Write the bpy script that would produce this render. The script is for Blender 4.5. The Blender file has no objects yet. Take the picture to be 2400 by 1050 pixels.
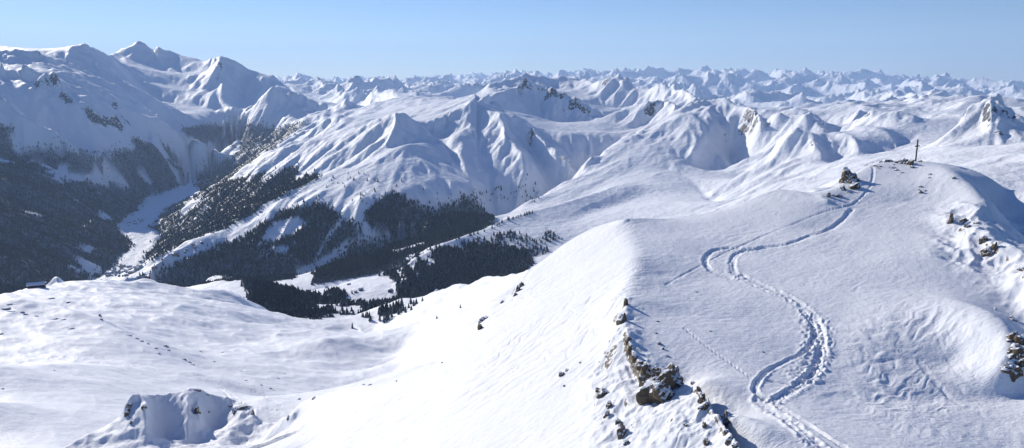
import bpy, math, time
import numpy as np
T0 = time.time()
def log(s): print("[%.1f] %s" % (time.time() - T0, s), flush=True)
rng = np.random.RandomState(7)
# ------------------------------------------------------------------ camera model (all in metres, camera at the origin)
F = 1714.0; PITCH = math.radians(11.22); CP = math.cos(PITCH); SP = math.sin(PITCH)
def ray(px, py):
    x = (np.asarray(px, float) - 1200) / F; v = (np.asarray(py, float) - 525) / F
    dy = CP - v * SP; dz = -SP - v * CP; h = np.hypot(x, dy)
    return np.arctan2(x, dy), dz / h                    # azimuth (0 = straight ahead, + = right), rise per metre
def project(X, Y, Z):
    d = Y * CP - Z * SP; u = Y * SP + Z * CP
    d = np.maximum(d, 1e-3)
    return 1200 + F * X / d, 525 - F * u / d
# ------------------------------------------------------------------ grid: azimuth x ln(distance)
A0, A1 = math.radians(-40.5), math.radians(40.5)
LR0 = math.log(46.0)
rr = [LR0]
while math.exp(rr[-1]) < 78000:
    r_ = math.exp(rr[-1])
    rr.append(rr[-1] + (0.0030 if r_ < 260 else 0.0042 if r_ < 1000 else 0.0036 if r_ < 12000 else 0.005))
LR = np.array(rr); NR = len(LR)
NA = 1500
AZ = np.linspace(A0, A1, NA)
R = np.exp(LR)[:, None]
GX = R * np.sin(AZ)[None]; GY = R * np.cos(AZ)[None]
log("grid %d x %d" % (NR, NA))
# ------------------------------------------------------------------ survey lines: image position and distance of ridges, spurs and valley floors
def zf(py): return np.interp(py, [340, 400, 640], [-880, -1050, -1190])
H = []; S = []                                        # H crests and creases kept sharp, S soft guide lines
def hard(*p): H.append(p)
def soft(*p): S.append(p)
def V(px, py, z):                                     # a point seen at px, py whose height is known
    return (px, py, z / float(ray(px, py)[1]))
def back(pts, f, s):                                  # the unseen side of a crest: further by f, lower by slope s
    out = []
    for px, py, r in pts:
        a, t = ray(px, py); z = r * float(t); r2 = r * (1 + f); z2 = z - s * r * f
        out.append((a, z2, r2))
    S.append(('w', out))
# far skyline and high massif on the left
soft((-80,88,12500),(0,96,12500),(15,106,12500),(40,113,12500),(76,120,12600),(100,130,12600))
hard((-80,121,9800),(0,118,9800),(60,121,9800),(90,120,9800),(122,140,10100),(137,141,10300))
hard((137,141,10600),(150,131,10700),(160,126,10700),(164,111,10900),(173,107,11000),(183,109,11000),(208,103,11200),(225,115,11600),(250,126,12000),(262,131,12500))
hard((255,131,13600),(290,113,14000),(305,103,14000),(318,93,14000),(326,91,14000),(339,96,14000),(349,107,14000),(362,113,14000),(370,106,13600),(381,119,13700),(400,122,13800),(419,128,13900),(457,136,13800),(484,142,13500),(496,141,13000))
hard((495,141,12600),(503,136,12500),(514,132,12500),(533,136,12400),(552,141,12400),(571,153,12400),(610,166,12400),(655,180,12200),(686,203,11500),(724,217,11000),(752,226,10500),(770,232,10300))
back([(255,131,13600),(326,91,14000),(400,122,13800),(496,141,13000),(514,132,12500),(571,153,12400),(655,180,12200),(724,217,11000)],.14,.45)
hard((655,182,17000),(678,169,17000),(690,172,17000),(709,169,17000),(731,178,17000),(770,188,17000),(820,197,16500))
hard((514,132,12500),(516,165,12000),(522,202,11500),(526,237,11000),(540,252,10700),(556,262,10400))
soft((545,170,12200),(560,230,11600),(580,262,10900),(600,235,11300),(650,215,11300),(690,215,11300))
soft((362,113,14000),(368,150,13400),(372,165,13100)); 
soft((262,140,12900),(300,158,13000),(345,160,13100),(400,172,12800),(470,172,12700),(510,175,12500))
soft((300,185,12000),(350,185,12200),(430,200,12100),(505,215,11600))
soft((330,215,11500),(400,235,11200),(470,245,11000),(520,258,10800))
soft((365,245,10800),(420,255,10600),(480,268,10400),(526,275,10200),(560,270,10200))
soft((390,285,10150),(440,300,10050),(500,300,9980),(560,292,9900))
soft((430,320,9650),(500,330,9400),(560,326,9350),(620,310,9400))
hard((135,148,10200),(150,157,10100),(190,172,9900),(230,184,9700),(274,193,9500),(290,202,9450),(305,218,9400),(330,240,9300),(370,265,9400))
soft((205,140,10700),(240,165,10700),(280,178,10700),(320,205,10300),(350,228,10200))
hard((100,150,9500),(140,163,9300),(168,180,9100),(200,193,9000),(229,206,8900),(260,225,8850),(282,240,8800),(343,267,8800),(380,284,8900),(419,301,8950),(476,328,8950),(505,347,8900),(526,358,8800))
soft((343,292,9400),(400,318,9500),(476,343,9350),(530,352,9200))
hard((-60,160,9240),(0,170,9135),(40,184,9030),(75,190,8925),(100,180,8820),(126,172,8715),(140,190,8662),(150,215,8557),(165,228,8400),(198,240,8295),(236,263,8242),(270,278,8347),(310,300,8505),(350,324,8662))
soft((0,140,9100),(60,150,9000),(100,170,8950),(150,195,8750),(190,220,8550),(240,240,8500))
hard((-60,205,8030),(0,221,7920),(23,237,7865),(45,255,7788),(69,272,7700),(95,290,7645),(122,303,7590),(140,318,7535),(160,330,7480),(190,342,7480),(213,351,7480),(267,359,7590),(295,365,7810))
back([(0,221,7920),(69,275,7700),(122,305,7590),(213,351,7480)],.05,.25)
soft((60,245,8374),(120,275,8162),(170,310,7950),(230,335,7844))
soft((300,345,8007),(350,358,8211),(400,370,8415),(450,385,8588))
soft((-40,330,7474),(40,350,7474),(100,365,7474),(180,380,7474),(260,392,7704),(330,400,8049))
soft((-60,378,6899),(38,385,6899),(107,398,7072),(160,406,7187),(213,412,7302),(267,431,7474))
soft((-60,410,6380),(40,425,6380),(150,440,6727),(250,455,7075))
soft((-100,500,5336),(0,500,5452),(150,510,6032))
soft((-100,600,4446),(0,600,4674),(150,600,5130))
def fl(*p): H.append([V(a, b, zf(b)) for a, b in p])
fl((552,346),(525,362),(475,384),(452,405),(419,442),(343,461),(320,491),(285,525),(295,552),(305,567),(295,592),(267,617),(244,640),(180,680),(100,720))
fl((562,347),(541,372),(495,388),(499,416),(485,440),(440,470),(396,488),(360,520),(375,545),(373,571),(350,598),(335,621),(300,648),(240,700))
hard((800,261,7300),(780,265,7300),(747,275,7400),(705,294,7500),(659,332,7700),(620,352,8100),(590,362,8500))
soft((640,200,10000),(665,225,9900),(700,240,9600),(760,245,9300))
hard((558,263,10300),(580,255,10200),(600,240,10100),(618,220,10000),(640,197,9900),(668,208,9800),(690,205,9800),(724,214,9600),(770,228,9300),(800,222,9000),(812,212,8900))
soft((600,290,9700),(650,280,9400),(700,270,8800),(740,262,8300))
soft((620,325,9600),(660,312,9000),(700,285,8300))
soft((560,400,7000),(600,390,6700),(700,352,6400),(800,325,6200),(900,300,6100))
R1 = [(533,423,5900),(548,408,5850),(562,398,5800),(594,381,5700),(604,368,5650),(640,352,5600),(667,343,5550),(724,330,5500),(770,322,5450),(800,314,5400),(838,301,5350),(870,289,5300),(895,279,5250),(915,268,5220),(928,264,5200)]
H.append(R1); soft((500,430,6500),(533,428,6300))
R2 = [(928,264,5200),(933,280,5100),(935,300,5000),(914,332,4850),(885,352,4780),(857,374,4700),(820,390,4620),(785,400,4550),(724,423,4450),(690,440,4400),(648,465,4350),(620,477,4320),(594,488,4300),(533,530,4150),(457,564,4000),(381,602,3850),(297,648,3700),(200,705,3500)]
H.append(R2)
soft((880,325,5050),(820,355,5000),(760,388,4950),(690,430,4900),(640,455,4850),(560,490,4850),(490,535,4800),(420,580,4600),(340,620,4450))
hard((928,264,5200),(945,271,5250),(964,279,5300),(985,297,5320),(1002,309,5300),(1015,302,5350),(1029,279,5400),(1045,262,5450),(1063,252,5480),(1080,245,5520),(1095,238,5550))
hard((1015,312,5200),(1030,325,5050),(1044,340,4950),(1074,380,4650),(1097,420,4350),(1112,450,4200),(1140,478,4280),(1165,495,4250))
soft((1005,328,4950),(965,328,4740),(935,342,4640),(885,372,4560))
soft((1040,370,4650),(980,378,4430),(900,400,4330),(840,425,4250),(800,440,4200),(740,450,4200))
soft((1080,430,4250),(1000,440,4100),(930,450,4000),(860,470,3950),(800,490,3950),(740,480,4050))
soft((640,500,4150),(700,520,4000),(780,540,3850),(880,520,3750),(1000,500,3750),(1100,490,3850))
soft((560,560,3950),(640,590,3750),(740,610,3600),(850,590,3500),(950,560,3500),(1050,530,3600))
soft((430,610,3800),(520,630,3600),(600,650,3450))
H.append([(1165,495,4250),(1145,510,4120),V(1080,545,-825),V(1000,578,-875),V(900,628,-940),V(800,665,-1000),V(700,695,-1050),V(600,715,-1080),V(450,740,-1120),V(300,760,-1160)])
hard((1095,238,5550),(1101,234,5600),(1118,241,5550),(1135,248,5500),(1155,254,5450),(1177,258,5400),(1180,275,5250),(1181,294,5100),(1190,312,5000),(1200,328,4900),(1210,345,4800),(1223,359,4700),(1228,400,4540),(1215,440,4420),(1190,480,4300))
hard((1177,258,5400),(1195,266,5380),(1211,275,5350),(1242,292,5250),(1276,324,5000),(1300,350,4850),(1333,378,4750),(1345,395,4720),(1335,425,4620))
soft((1110,290,5250),(1120,350,4880),(1140,420,4500),(1160,470,4330))
soft((1070,300,5150),(1085,350,4800),(1110,420,4350))
soft((1235,340,4980),(1265,380,4780),(1285,430,4600),(1290,455,4500))
hard((1101,234,5600),(1120,226,5800),(1143,218,6150),(1160,213,6400),(1175,207,6600),(1204,198,6850),(1219,188,6950),(1230,180,7000))
hard((1230,180,7000),(1250,188,6950),(1276,199,6900),(1300,207,6850),(1333,214,6750),(1352,225,6680),(1371,237,6600),(1395,256,6500),(1417,270,6400),(1445,283,6300))
soft((1070,225,7800),(1100,215,8000),(1139,200,8400))
hard((1139,191,8500),(1165,182,8600),(1181,176,8600),(1204,173,8700),(1219,166,8800),(1230,161,8900),(1243,165,8900),(1257,165,8900),(1295,165,9000),(1308,163,9000),(1316,157,9000),(1322,155,9000),(1329,158,9000),(1335,165,9000),(1371,169,8900),(1387,181,8500),(1410,176,8300),(1430,170,8200),(1455,164,8200),(1470,176,8100),(1485,190,8000),(1497,197,8000),(1524,195,7800),(1547,184,7600),(1570,180,7500),(1584,179,7500),(1600,192,7200),(1625,208,6800),(1638,219,6500))
back([(1165,182,8600),(1230,161,8900),(1322,157,9000),(1387,181,8500),(1455,164,8200),(1497,197,8000),(1570,180,7500),(1625,208,6800)],.1,.6)
soft((1250,180,8650),(1300,190,8620),(1360,194,8560),(1395,215,7900),(1430,250,7500),(1480,243,7580),(1540,237,7250),(1600,240,6700),(1640,240,6400))
soft((1110,240,5750),(1145,241,6050),(1181,250,6320),(1219,257,6510),(1300,280,6370),(1371,293,6245),(1444,290,6150))
soft((1215,276,5550),(1280,300,5400),(1350,312,5250),(1420,300,5500),(1500,282,5700),(1560,264,5900))
soft((1260,320,5150),(1300,335,5100),(1350,350,5050),(1400,345,5100),(1450,325,5250))
hard((1420,262,6100),(1438,255,6100),(1470,240,6050),(1500,232,6000),(1514,228,5950),(1530,220,5900),(1547,215,5900),(1564,219,5850),(1577,222,5800),(1588,240,5600))
back([(1438,255,6100),(1514,228,5950),(1547,215,5900),(1577,222,5800)],.06,.35)
hard((1600,248,5400),(1612,240,5400),(1625,232,5400),(1638,224,5400),(1650,216,5400),(1663,211,5400),(1676,208,5400),(1693,206,5400),(1703,209,5350),(1713,215,5300),(1733,233,5200),(1752,240,5100),(1767,250,4950),(1779,263,4800),(1784,275,4700))
back([(1650,216,5400),(1693,206,5400),(1733,233,5200),(1752,240,5100)],.12,.35)
hard((1650,216,5400),(1645,235,5230),(1635,250,5120),(1622,260,5050),(1632,270,4980),(1642,280,4900),(1648,298,4800),(1645,312,4700),(1638,325,4640),(1636,345,4510),(1600,368,4400),(1580,378,4300))
hard((1622,260,5050),(1610,264,5030),(1571,276,4970),(1540,292,4900),(1505,312,4800),(1470,330,4700),(1428,350,4600),(1400,366,4500),(1370,385,4400))
soft((1620,300,4760),(1560,330,4650),(1500,355,4480),(1440,375,4350))
soft((1690,240,5200),(1703,271,5050),(1740,283,4980),(1790,294,4850),(1821,338,4430))
soft((1680,330,4620),(1720,345,4560),(1752,352,4520),(1800,345,4400))
soft((1650,390,4300),(1700,400,4150),(1750,400,4150),(1800,410,3700))
hard((1600,255,5600),(1560,266,5500),(1520,290,5350),(1450,322,5250),(1400,348,5100),(1370,375,4950),(1355,410,4700),(1330,432,4550),(1250,472,4400),(1165,495,4250))
hard((1150,525,3600),(1165,514,3700),(1200,497,3800),(1240,478,3900),(1280,458,4000),(1314,441,4080),(1335,428,4150),(1365,410,4250),(1400,388,4350))
H2 = [(960,600,2600),(1010,583,2650),(1044,568,2700),(1075,557,2750),(1105,548,2820),(1143,537,2900),(1181,516,3000),(1219,503,3100),(1270,490,3220),(1333,474,3400),(1400,449,3650),(1440,436,3780),(1500,422,3950),(1540,402,4100),(1565,390,4220),(1580,378,4300)]
H.append(H2)
soft((1060,572,3100),(1143,545,3300),(1219,508,3550),(1333,470,3800),(1400,440,3950))
soft((1044,600,2560),(1100,590,2660),(1180,560,2780),(1260,540,2900),(1330,520,3080),(1400,490,3400),(1460,468,3580),(1540,440,3750))
soft((1000,650,2350),(1100,640,2420),(1200,610,2560),(1300,580,2700),(1400,545,2870),(1500,505,3050),(1600,480,3150),(1680,472,3100))
soft((950,700,2150),(1050,700,2180),(1150,680,2250),(1250,650,2330),(1330,610,2450),(1420,585,2550),(1550,540,2650),(1650,508,2750),(1760,475,2900))
soft((1050,720,1400),(1180,700,1300),(1300,650,1250),(1450,600,1250),(1650,540,1200),(1800,490,1150))
hard((1580,378,4300),(1600,405,4100),(1640,432,3850),(1660,455,3500),(1700,470,3200))
# clearing terraces in the gorge
soft((700,690,2600),(740,670,2620),(800,668,2600),(830,655,2650),(880,639,2700),(925,650,2500),(935,672,2350),(930,690,2300))
soft((740,700,2350),(820,705,2300),(880,714,2200),(925,700,2250))
soft((690,705,2700),(760,675,2850),(830,662,2850),(880,648,2900),(940,640,2800))
soft((950,640,2400),(1000,640,2300),(1040,625,2350))
# wooded spur below, in front of the gorge
E = [(380,690,2500),(440,670,2400),(470,664,2350),(520,659,2280),(571,655,2250),(620,664,2150),(705,682,2050),(760,697,2000),(800,706,1950),(838,715,1900),(900,716,1850)]
H.append(E); back(E, .12, .5)
soft((480,700,1900),(571,710,1750),(640,735,1600),(724,760,1450),(800,770,1400),(870,745,1500),(930,725,1600))
# open bowl and plateau on the left
C = [(-140,735,700),(-60,705,760),(0,692,820),(30,682,870),(72,671,900),(110,661,940),(152,653,970),(200,650,990),(244,648,1000),(290,650,1000),(335,653,1000),(375,657,1000),(419,663,1000),(445,671,980),(476,680,970),(515,689,960),(552,697,950),(610,723,930),(667,741,910),(716,756,890),(760,762,870),(800,763,850)]
S.append(C); back(C, .15, .45); back(C, .4, .5)
soft((-100,760,640),(0,715,700),(100,718,740),(200,715,760),(300,700,800),(400,700,800),(500,720,780),(600,750,760),(700,775,750),(800,780,760),(880,790,720))
soft((0,712,660),(60,720,650),(120,735,640),(200,762,620),(280,790,610),(400,800,610),(500,800,620),(600,800,640),(720,790,650))
S2 = [(-100,690,620),(0,692,610),(60,695,600),(120,707,590),(200,733,560),(260,762,535),(330,800,505),(400,830,485),(455,856,470),(490,862,470)]
S.append(S2)
soft((-100,850,350),(0,850,380),(100,852,385),(200,850,400),(300,862,415),(400,880,425),(500,905,420),(600,940,400),(690,955,390))
soft((380,812,560),(470,835,540),(540,850,520),(620,850,520),(700,870,500),(800,880,500),(900,870,520),(960,860,520))
soft((690,828,560),(715,815,570),(745,800,575),(790,787,580),(830,788,590),(880,805,580),(910,822,575),(938,838,565))
soft((640,850,540),(720,848,540),(820,845,540),(900,845,545))
soft((-120,1050,225),(0,1050,230),(100,1050,235),(180,1050,238)); soft((-120,940,280),(0,940,290),(120,950,300),(280,950,310))
soft((400,960,330),(500,980,320),(600,1000,310),(700,1010,300))
D = [(1240,637,540),(1215,643,570),(1180,650,620),(1140,656,660),(1100,665,700),(1050,675,750),(1000,690,800),(950,700,830),(900,715,850),(850,737,850),(815,752,850),(800,763,850)]
H.append(D); back(D, .15, .4); back(D, .5, .45)
soft((1180,700,480),(1100,730,560),(1020,750,620),(940,770,660),(860,785,690))
soft((1120,770,400),(1050,800,460),(990,805,520),(950,825,570))
soft((1080,830,380),(1000,850,420),(940,870,460),(850,900,450),(760,930,420))
# ------------------------------------------------------------------ right middle distance
hard((1779,277,5400),(1802,258,5400),(1815,254,5400),(1836,245,5400),(1867,238,5380),(1890,248,5300),(1920,247,5350),(1943,244,5400),(1975,242,5500),(1996,222,5700),(2014,232,5600),(2030,237,5500))
hard((2018,235,5500),(2030,245,5250),(2022,258,5050),(2010,268,4850),(1998,281,4700),(1995,300,4450),(1990,312,4250))
back([(1802,258,5400),(1867,238,5380),(1943,244,5400),(1996,222,5700)],.07,.35)
soft((1830,262,5200),(1870,268,5170),(1920,280,5100),(1950,298,5020),(1975,303,5000))
soft((1975,303,4900),(1950,308,4800),(1900,306,4750),(1950,275,5000),(1985,265,5050))
hard((1800,272,4750),(1815,262,4760),(1840,268,4700),(1870,266,4690),(1885,268,4650),(1905,279,4600),(1925,292,4540),(1935,302,4480))
hard((1885,268,4650),(1898,262,4700),(1915,265,4690),(1930,280,4620))
back([(1815,262,4760),(1870,266,4690),(1905,279,4600)],.05,.3)
soft((1840,305,4480),(1880,308,4500),(1905,308,4450),(1960,310,4350))
hard((1828,325,3950),(1838,315,3830),(1852,311,3760),(1880,312,3715),(1905,314,3700),(1912,330,3640),(1920,350,3560),(1930,368,3490))
soft((1845,365,3520),(1870,374,3480),(1900,376,3470),(1820,352,3700),(1790,380,3700))
hard((1935,330,3850),(1950,318,3780),(1980,313,3720),(2000,322,3680),(2010,340,3600),(2018,364,3500))
soft((1955,374,3480),(1985,377,3460),(2010,377,3460))
hard((1996,281,4520),(2005,272,4500),(2020,268,4500),(2030,258,4480),(2045,256,4460),(2095,261,4420),(2130,268,4400),(2150,277,4370),(2145,292,4300))
back([(2005,272,4500),(2045,256,4460),(2095,261,4420),(2150,277,4370)],.06,.3)
hard((2095,258,4850),(2125,244,4950),(2150,246,4950),(2175,258,4850),(2190,264,4750))
back([(2125,244,4950),(2150,246,4950),(2175,258,4850)],.05,.3)
soft((2000,296,4330),(2060,304,4280),(2120,300,4230),(2160,298,4200),(2195,275,4500))
hard((1992,300,4150),(2005,294,4100),(2030,300,4050),(2060,308,3990),(2085,322,3900),(2100,335,3820))
soft((2012,345,3700),(2040,350,3700),(2084,349,3750),(2115,335,3900),(2140,312,4100))
hard((2030,237,5500),(2050,230,5600),(2090,238,5600),(2110,240,5550),(2133,221,5900),(2155,211,6100),(2171,205,6200),(2190,207,6200),(2217,214,6150),(2260,218,6050),(2305,216,5950),(2343,214,5850),(2373,236,5500),(2400,245,5400),(2460,250,5300))
back([(2050,230,5600),(2171,205,6200),(2260,218,6050),(2343,214,5850)],.08,.4)
soft((2060,250,5350),(2110,250,5250)); soft((2180,240,5850),(2230,243,5800),(2260,232,5900))
hard((2171,205,6200),(2150,225,5850),(2130,240,5500),(2115,250,5300))
hard((2343,214,5850),(2300,222,5500),(2250,245,5000),(2210,268,4600),(2180,290,4300),(2150,320,4000),(2110,345,3750))
soft((2210,330,2900),(2160,345,3000),(2120,352,3100))
hard((2091,186,9000),(2096,183,9000),(2110,184,8900),(2130,192,8500),(2152,198,8200)); hard((2150,200,8200),(2171,190,8300),(2194,184,8300),(2229,195,8000),(2267,204,7800)); hard((2267,199,8500),(2286,190,8500),(2335,207,8200)); hard((2350,215,8000),(2380,205,8000),(2400,202,8000),(2450,200,8000))
soft((2100,205,8650),(2180,208,8000),(2230,206,7900),(2290,208,8150),(2380,222,7700))
P6 = [(2208,332,2440),(2222,325,2480),(2240,315,2520),(2248,300,2570),(2258,285,2600),(2270,265,2640),(2285,252,2660),(2300,240,2690),(2310,234,2700),(2318,231,2700),(2326,235,2700),(2336,242,2690),(2350,252,2670),(2362,260,2650),(2374,276,2600),(2400,294,2550),(2460,330,2450)]
H.append(P6); back(P6, .10, .45)
soft((2345,440,186),(2365,470,180),(2350,500,172),(2375,520,172),(2372,560,160),(2400,580,158))
hard((2318,231,2700),(2320,262,2590),(2326,285,2520),(2345,310,2460),(2355,338,2400))
soft((2244,347,2380),(2270,342,2400),(2305,337,2420),(2340,345,2380),(2410,352,2350),(2470,360,2300))
soft((2290,290,2530),(2290,315,2470)); soft((2385,310,2480),(2420,330,2430))
soft((2150,356,2500),(2210,340,2330),(2260,348,2250),(2305,340,2200),(2362,341,2100),(2400,332,2050),(2480,325,2000))
soft((2180,360,2000),(2260,376,1900),(2320,382,1800),(2400,358,1700),(2480,352,1650))
soft((2200,384,1400),(2250,396,1350),(2305,400,1330),(2350,386,1350),(2400,370,1380),(2480,360,1380))
soft((1840,440,2250),(1848,431,2280),(1875,420,2350),(1905,408,2450),(1940,395,2580),(1981,381,2700),(2010,370,2800),(2038,358,2900),(2076,350,3000),(2120,349,2900),(2160,348,2800))
soft((1790,443,3100),(1800,420,3250),(1830,400,3400),(1870,388,3350),(1930,381,3350),(1990,379,3300),(2040,360,3350))
soft((1750,458,2700),(1690,474,2800)); soft((1850,460,1200),(1900,445,1100),(1950,435,1200),(2000,415,1300),(2080,388,1400))
# ------------------------------------------------------------------ near summit, shoulder, arete and the slope left of it
hard((1467,514,150),(1530,512,153),(1600,509,156),(1657,497,159),(1695,490,161),(1752,472,163),(1798,452,166),(1829,445,167),(1867,450,165),(1905,463,161),(1940,468,158))
FGB = [(1420,520,152),(1467,514,150),(1530,512,153),(1600,509,156),(1695,490,161),(1752,472,163),(1829,445,167),(1905,463,163)]
back(FGB, .12, .5); back(FGB, .5, .5)
FGS = [(1925,462,160),(1945,448,164),(1960,432,170),(1975,412,176),(1994,399,180),(2020,386,184),(2042,380,186),(2071,376,188),(2106,370,189),(2145,369.5,188),(2174,372,188),(2210,377,188),(2240,381,187),(2267,385,186),(2305,399,184),(2343,423,182),(2370,437,181),(2400,449,180),(2470,480,176)]
S.append(FGS); back(FGS, .1, .45); back(FGS, .45, .5); back(FGS, 1.6, .25)
soft((2194,382,184),(2225,391,178),(2248,401,174),(2275,418,170),(2297,434,166),(2311,453,162),(2314,480,158),(2313,514,152),(2335,556,143),(2362,594,135),(2389,624,129),(2410,642,125),(2460,680,118))
soft((2330,500,175),(2370,540,165),(2420,590,155),(2480,640,145))
soft((1950,470,160),(2000,455,165),(2050,430,172),(2120,410,178),(2190,410,176))
soft((1990,490,157),(2060,480,160),(2140,470,165),(2220,470,164),(2290,480,160))
soft((1900,540,147),(2000,540,146),(2100,540,146),(2200,540,147),(2280,545,146))
soft((1660,600,131),(1800,600,131),(1950,600,131),(2100,605,130),(2220,610,131),(2310,620,134))
soft((1480,600,124),(1560,650,118),(1700,660,117),(1850,670,116),(2000,670,117),(2120,675,118),(2230,665,122),(2330,660,126))
RIM = [(2130,677,118),(2149,680,117.5),(2180,684,116.5),(2210,688,115.5),(2248,700,113),(2290,715,110),(2325,730,107),(2350,748,104),(2364,768,101),(2368,790,98),(2360,830,96),(2352,866,94)]
S.append(RIM)
soft((2140,698,113),(2210,715,110),(2270,735,106),(2310,770,101),(2320,820,98),(2320,870,96))
soft((2400,720,122),(2420,790,112),(2440,850,102))
soft((1480,690,104),(1600,740,101),(1720,750,101),(1900,760,102),(2080,770,102),(2200,770,104))
soft((1540,800,90),(1650,830,88),(1800,840,89),(1950,850,91),(2100,850,95),(2250,860,98))
soft((1640,880,80),(1750,920,78),(1900,930,80.5),(2050,940,84),(2200,940,89),(2400,930,95))
soft((1700,950,70),(1790,1000,67),(1950,1050,66.5),(2100,1060,70),(2250,1060,75),(2420,1060,81))
soft((1760,1090,60),(2000,1180,54),(2400,1200,58))
AR = [(1445,518,151),(1462,530,147),(1478,560,137),(1492,590,128),(1500,606,124),(1490,625,119),(1482,644,115),(1474,667,110.5),(1468,697,105),(1466,730,99.5),(1468,781,92),(1478,820,87),(1495,850,84),(1515,862,82.5),(1545,875,81),(1577,892,79),(1605,908,77),(1640,925,74),(1665,960,70.5),(1700,1000,66.5),(1735,1050,62),(1790,1120,56),(1860,1220,50)]
S.append(AR[:9]); H.append(AR[8:])
H.append(('w', [(float(ray(px, py)[0]) + .012 + .0*i, r * float(ray(px, py)[1]) - .8 - .16 * i, r) for i, (px, py, r) in enumerate(AR) if py > 870]))
def plane(px, py, k=1.0, dz=0.0):                     # the broad slope falling left from the arete
    a, t = ray(px, py); sx, cy = math.sin(a), math.cos(a)
    r = (-44.5 + dz) / (float(t) - .01 * cy - .62 * k * sx)
    return (px, py, r)
for row in ([(1380,560),(1300,610),(1250,640)],[(1420,620),(1330,660),(1240,690),(1195,720)],[(1430,700),(1330,740),(1220,780),(1130,800)],
            [(1430,780),(1320,830),(1200,860),(1080,880),(980,880)],[(1420,860),(1300,900),(1150,930),(1000,950),(850,960),(750,980)],
            [(1400,960),(1250,980),(1100,1000),(950,1020),(800,1040),(700,1060)],[(1450,1050),(1300,1060),(1100,1080),(900,1120),(700,1150)],[(1500,1130),(1250,1200),(900,1250)]):
    S.append([plane(*p) for p in row])
AL = [(1448,742),(1452,785),(1466,835),(1484,885),(1503,940),(1540,987),(1590,990),(1625,1018),(1665,1070),(1720,1140)]
H.append([plane(a, b, dz=(1.6 if b < 800 else .6 if b < 860 else -1.0)) for a, b in AL])
FE = [(1467,514),(1440,518),(1400,530),(1365,546),(1330,565),(1305,583),(1280,602),(1250,622),(1228,645),(1210,668),(1204,690),(1181,707),(1158,726),(1130,738),(1116,757),(1119,785),(1090,812),(1036,848),(968,871),(930,892),(895,911),(870,905),(850,901),(825,905),(800,911),(773,920),(735,932),(705,947),(688,974)]
FEp = [(1467,514,150)] + [plane(a, b) for a, b in FE[1:]]
H.append(FEp); back(FEp, .10, .85); back(FEp, .35, .75)
KN = [(120,1075,172),(156,1050,176),(190,1033,178),(229,1015,180),(252,1003,181),(274,992,181),(291,978,180),(291,962,180),(300,946,181),(312,931,182),(330,929,183),(354,930,184),(381,936,184),(400,929,185),(419,924,186),(440,919,187),(457,915,188),(475,920,188),(488,926,188),(514,934,187),(545,941,186),(562,946,184),(579,953,182),(588,967,178),(596,980,174),(617,993,171),(644,1000,168),(688,976,FEp[-1][2])]
H.append(KN); back(KN, .08, .9); back(KN, .3, .7)
soft((300,990,175),(300,1060,168)); hard((345,934,183),(342,960,175),(338,1055,165)); soft((374,950,183),(376,1060,174)); soft((410,950,181),(410,1060,172)); hard((440,922,187),(442,950,178),(438,1055,168)); soft((452,950,182),(452,985,178)); hard((463,930,186),(466,960,178),(462,1055,168)); soft((505,950,185),(515,1060,177)); hard((556,950,183),(562,975,176),(560,1060,164)); soft((580,990,172),(590,1060,164)); soft((650,1040,160),(640,1100,155)); soft((200,1060,173),(260,1060,172))
def side(pts, m, deg, rs=1.0):                        # the flank to the right (m > 0) or left (m < 0) of a crest that runs towards us
    out = []
    for px, py, r in pts:
        a, t = ray(px, py); out.append((float(a) + m / r, r * float(t) - abs(m) * math.tan(math.radians(deg)), r * rs))
    S.append(('w', out))
side([(930,268,5150),(933,280,5080),(935,300,4950),(920,325,4850),(895,345,4780)],120,34)
side([(930,268,5150),(933,280,5080),(936,300,4950)],200,31)
side([(930,270,5150),(925,285,5080),(925,305,4960),(900,335,4840),(860,365,4700)],-170,31)
side([(1101,236,5580),(1095,260,5400),(1080,300,5150)],-150,35)
side([(1180,275,5250),(1181,294,5100),(1190,312,5000),(1200,328,4900),(1210,345,4800),(1223,359,4700),(1228,400,4450)],90,38)
side([(1180,275,5250),(1181,294,5100),(1200,328,4900),(1223,359,4700)],190,38)
side([(1180,275,5250),(1181,294,5100),(1200,328,4900),(1223,359,4700)],-110,30)
side([(1242,292,5250),(1276,324,5000),(1300,350,4850),(1333,378,4650)],90,38)
side([(1642,280,4900),(1648,298,4800),(1645,312,4700),(1638,325,4640),(1636,345,4510),(1600,368,4400)],100,36)
side([(1642,280,4900),(1648,298,4800),(1645,312,4700),(1636,345,4510)],220,34)
side([(1693,206,5400),(1713,215,5300),(1733,233,5200),(1752,240,5100),(1779,263,4800)],130,38)
side([(1905,279,4600),(1925,292,4540)],70,38)
side([(1905,314,3700),(1912,330,3640),(1920,350,3560)],60,38)
side([(2000,322,3680),(2010,340,3600)],60,38)
side([(2005,272,4500),(1998,290,4480)],60,36)
side([(2322,233,2690),(2336,242,2690),(2350,252,2670),(2362,260,2650),(2374,276,2600)],60,38)
side([(1230,180,7000),(1276,199,6900),(1333,214,6750),(1371,237,6600)],-130,42,.99)
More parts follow.
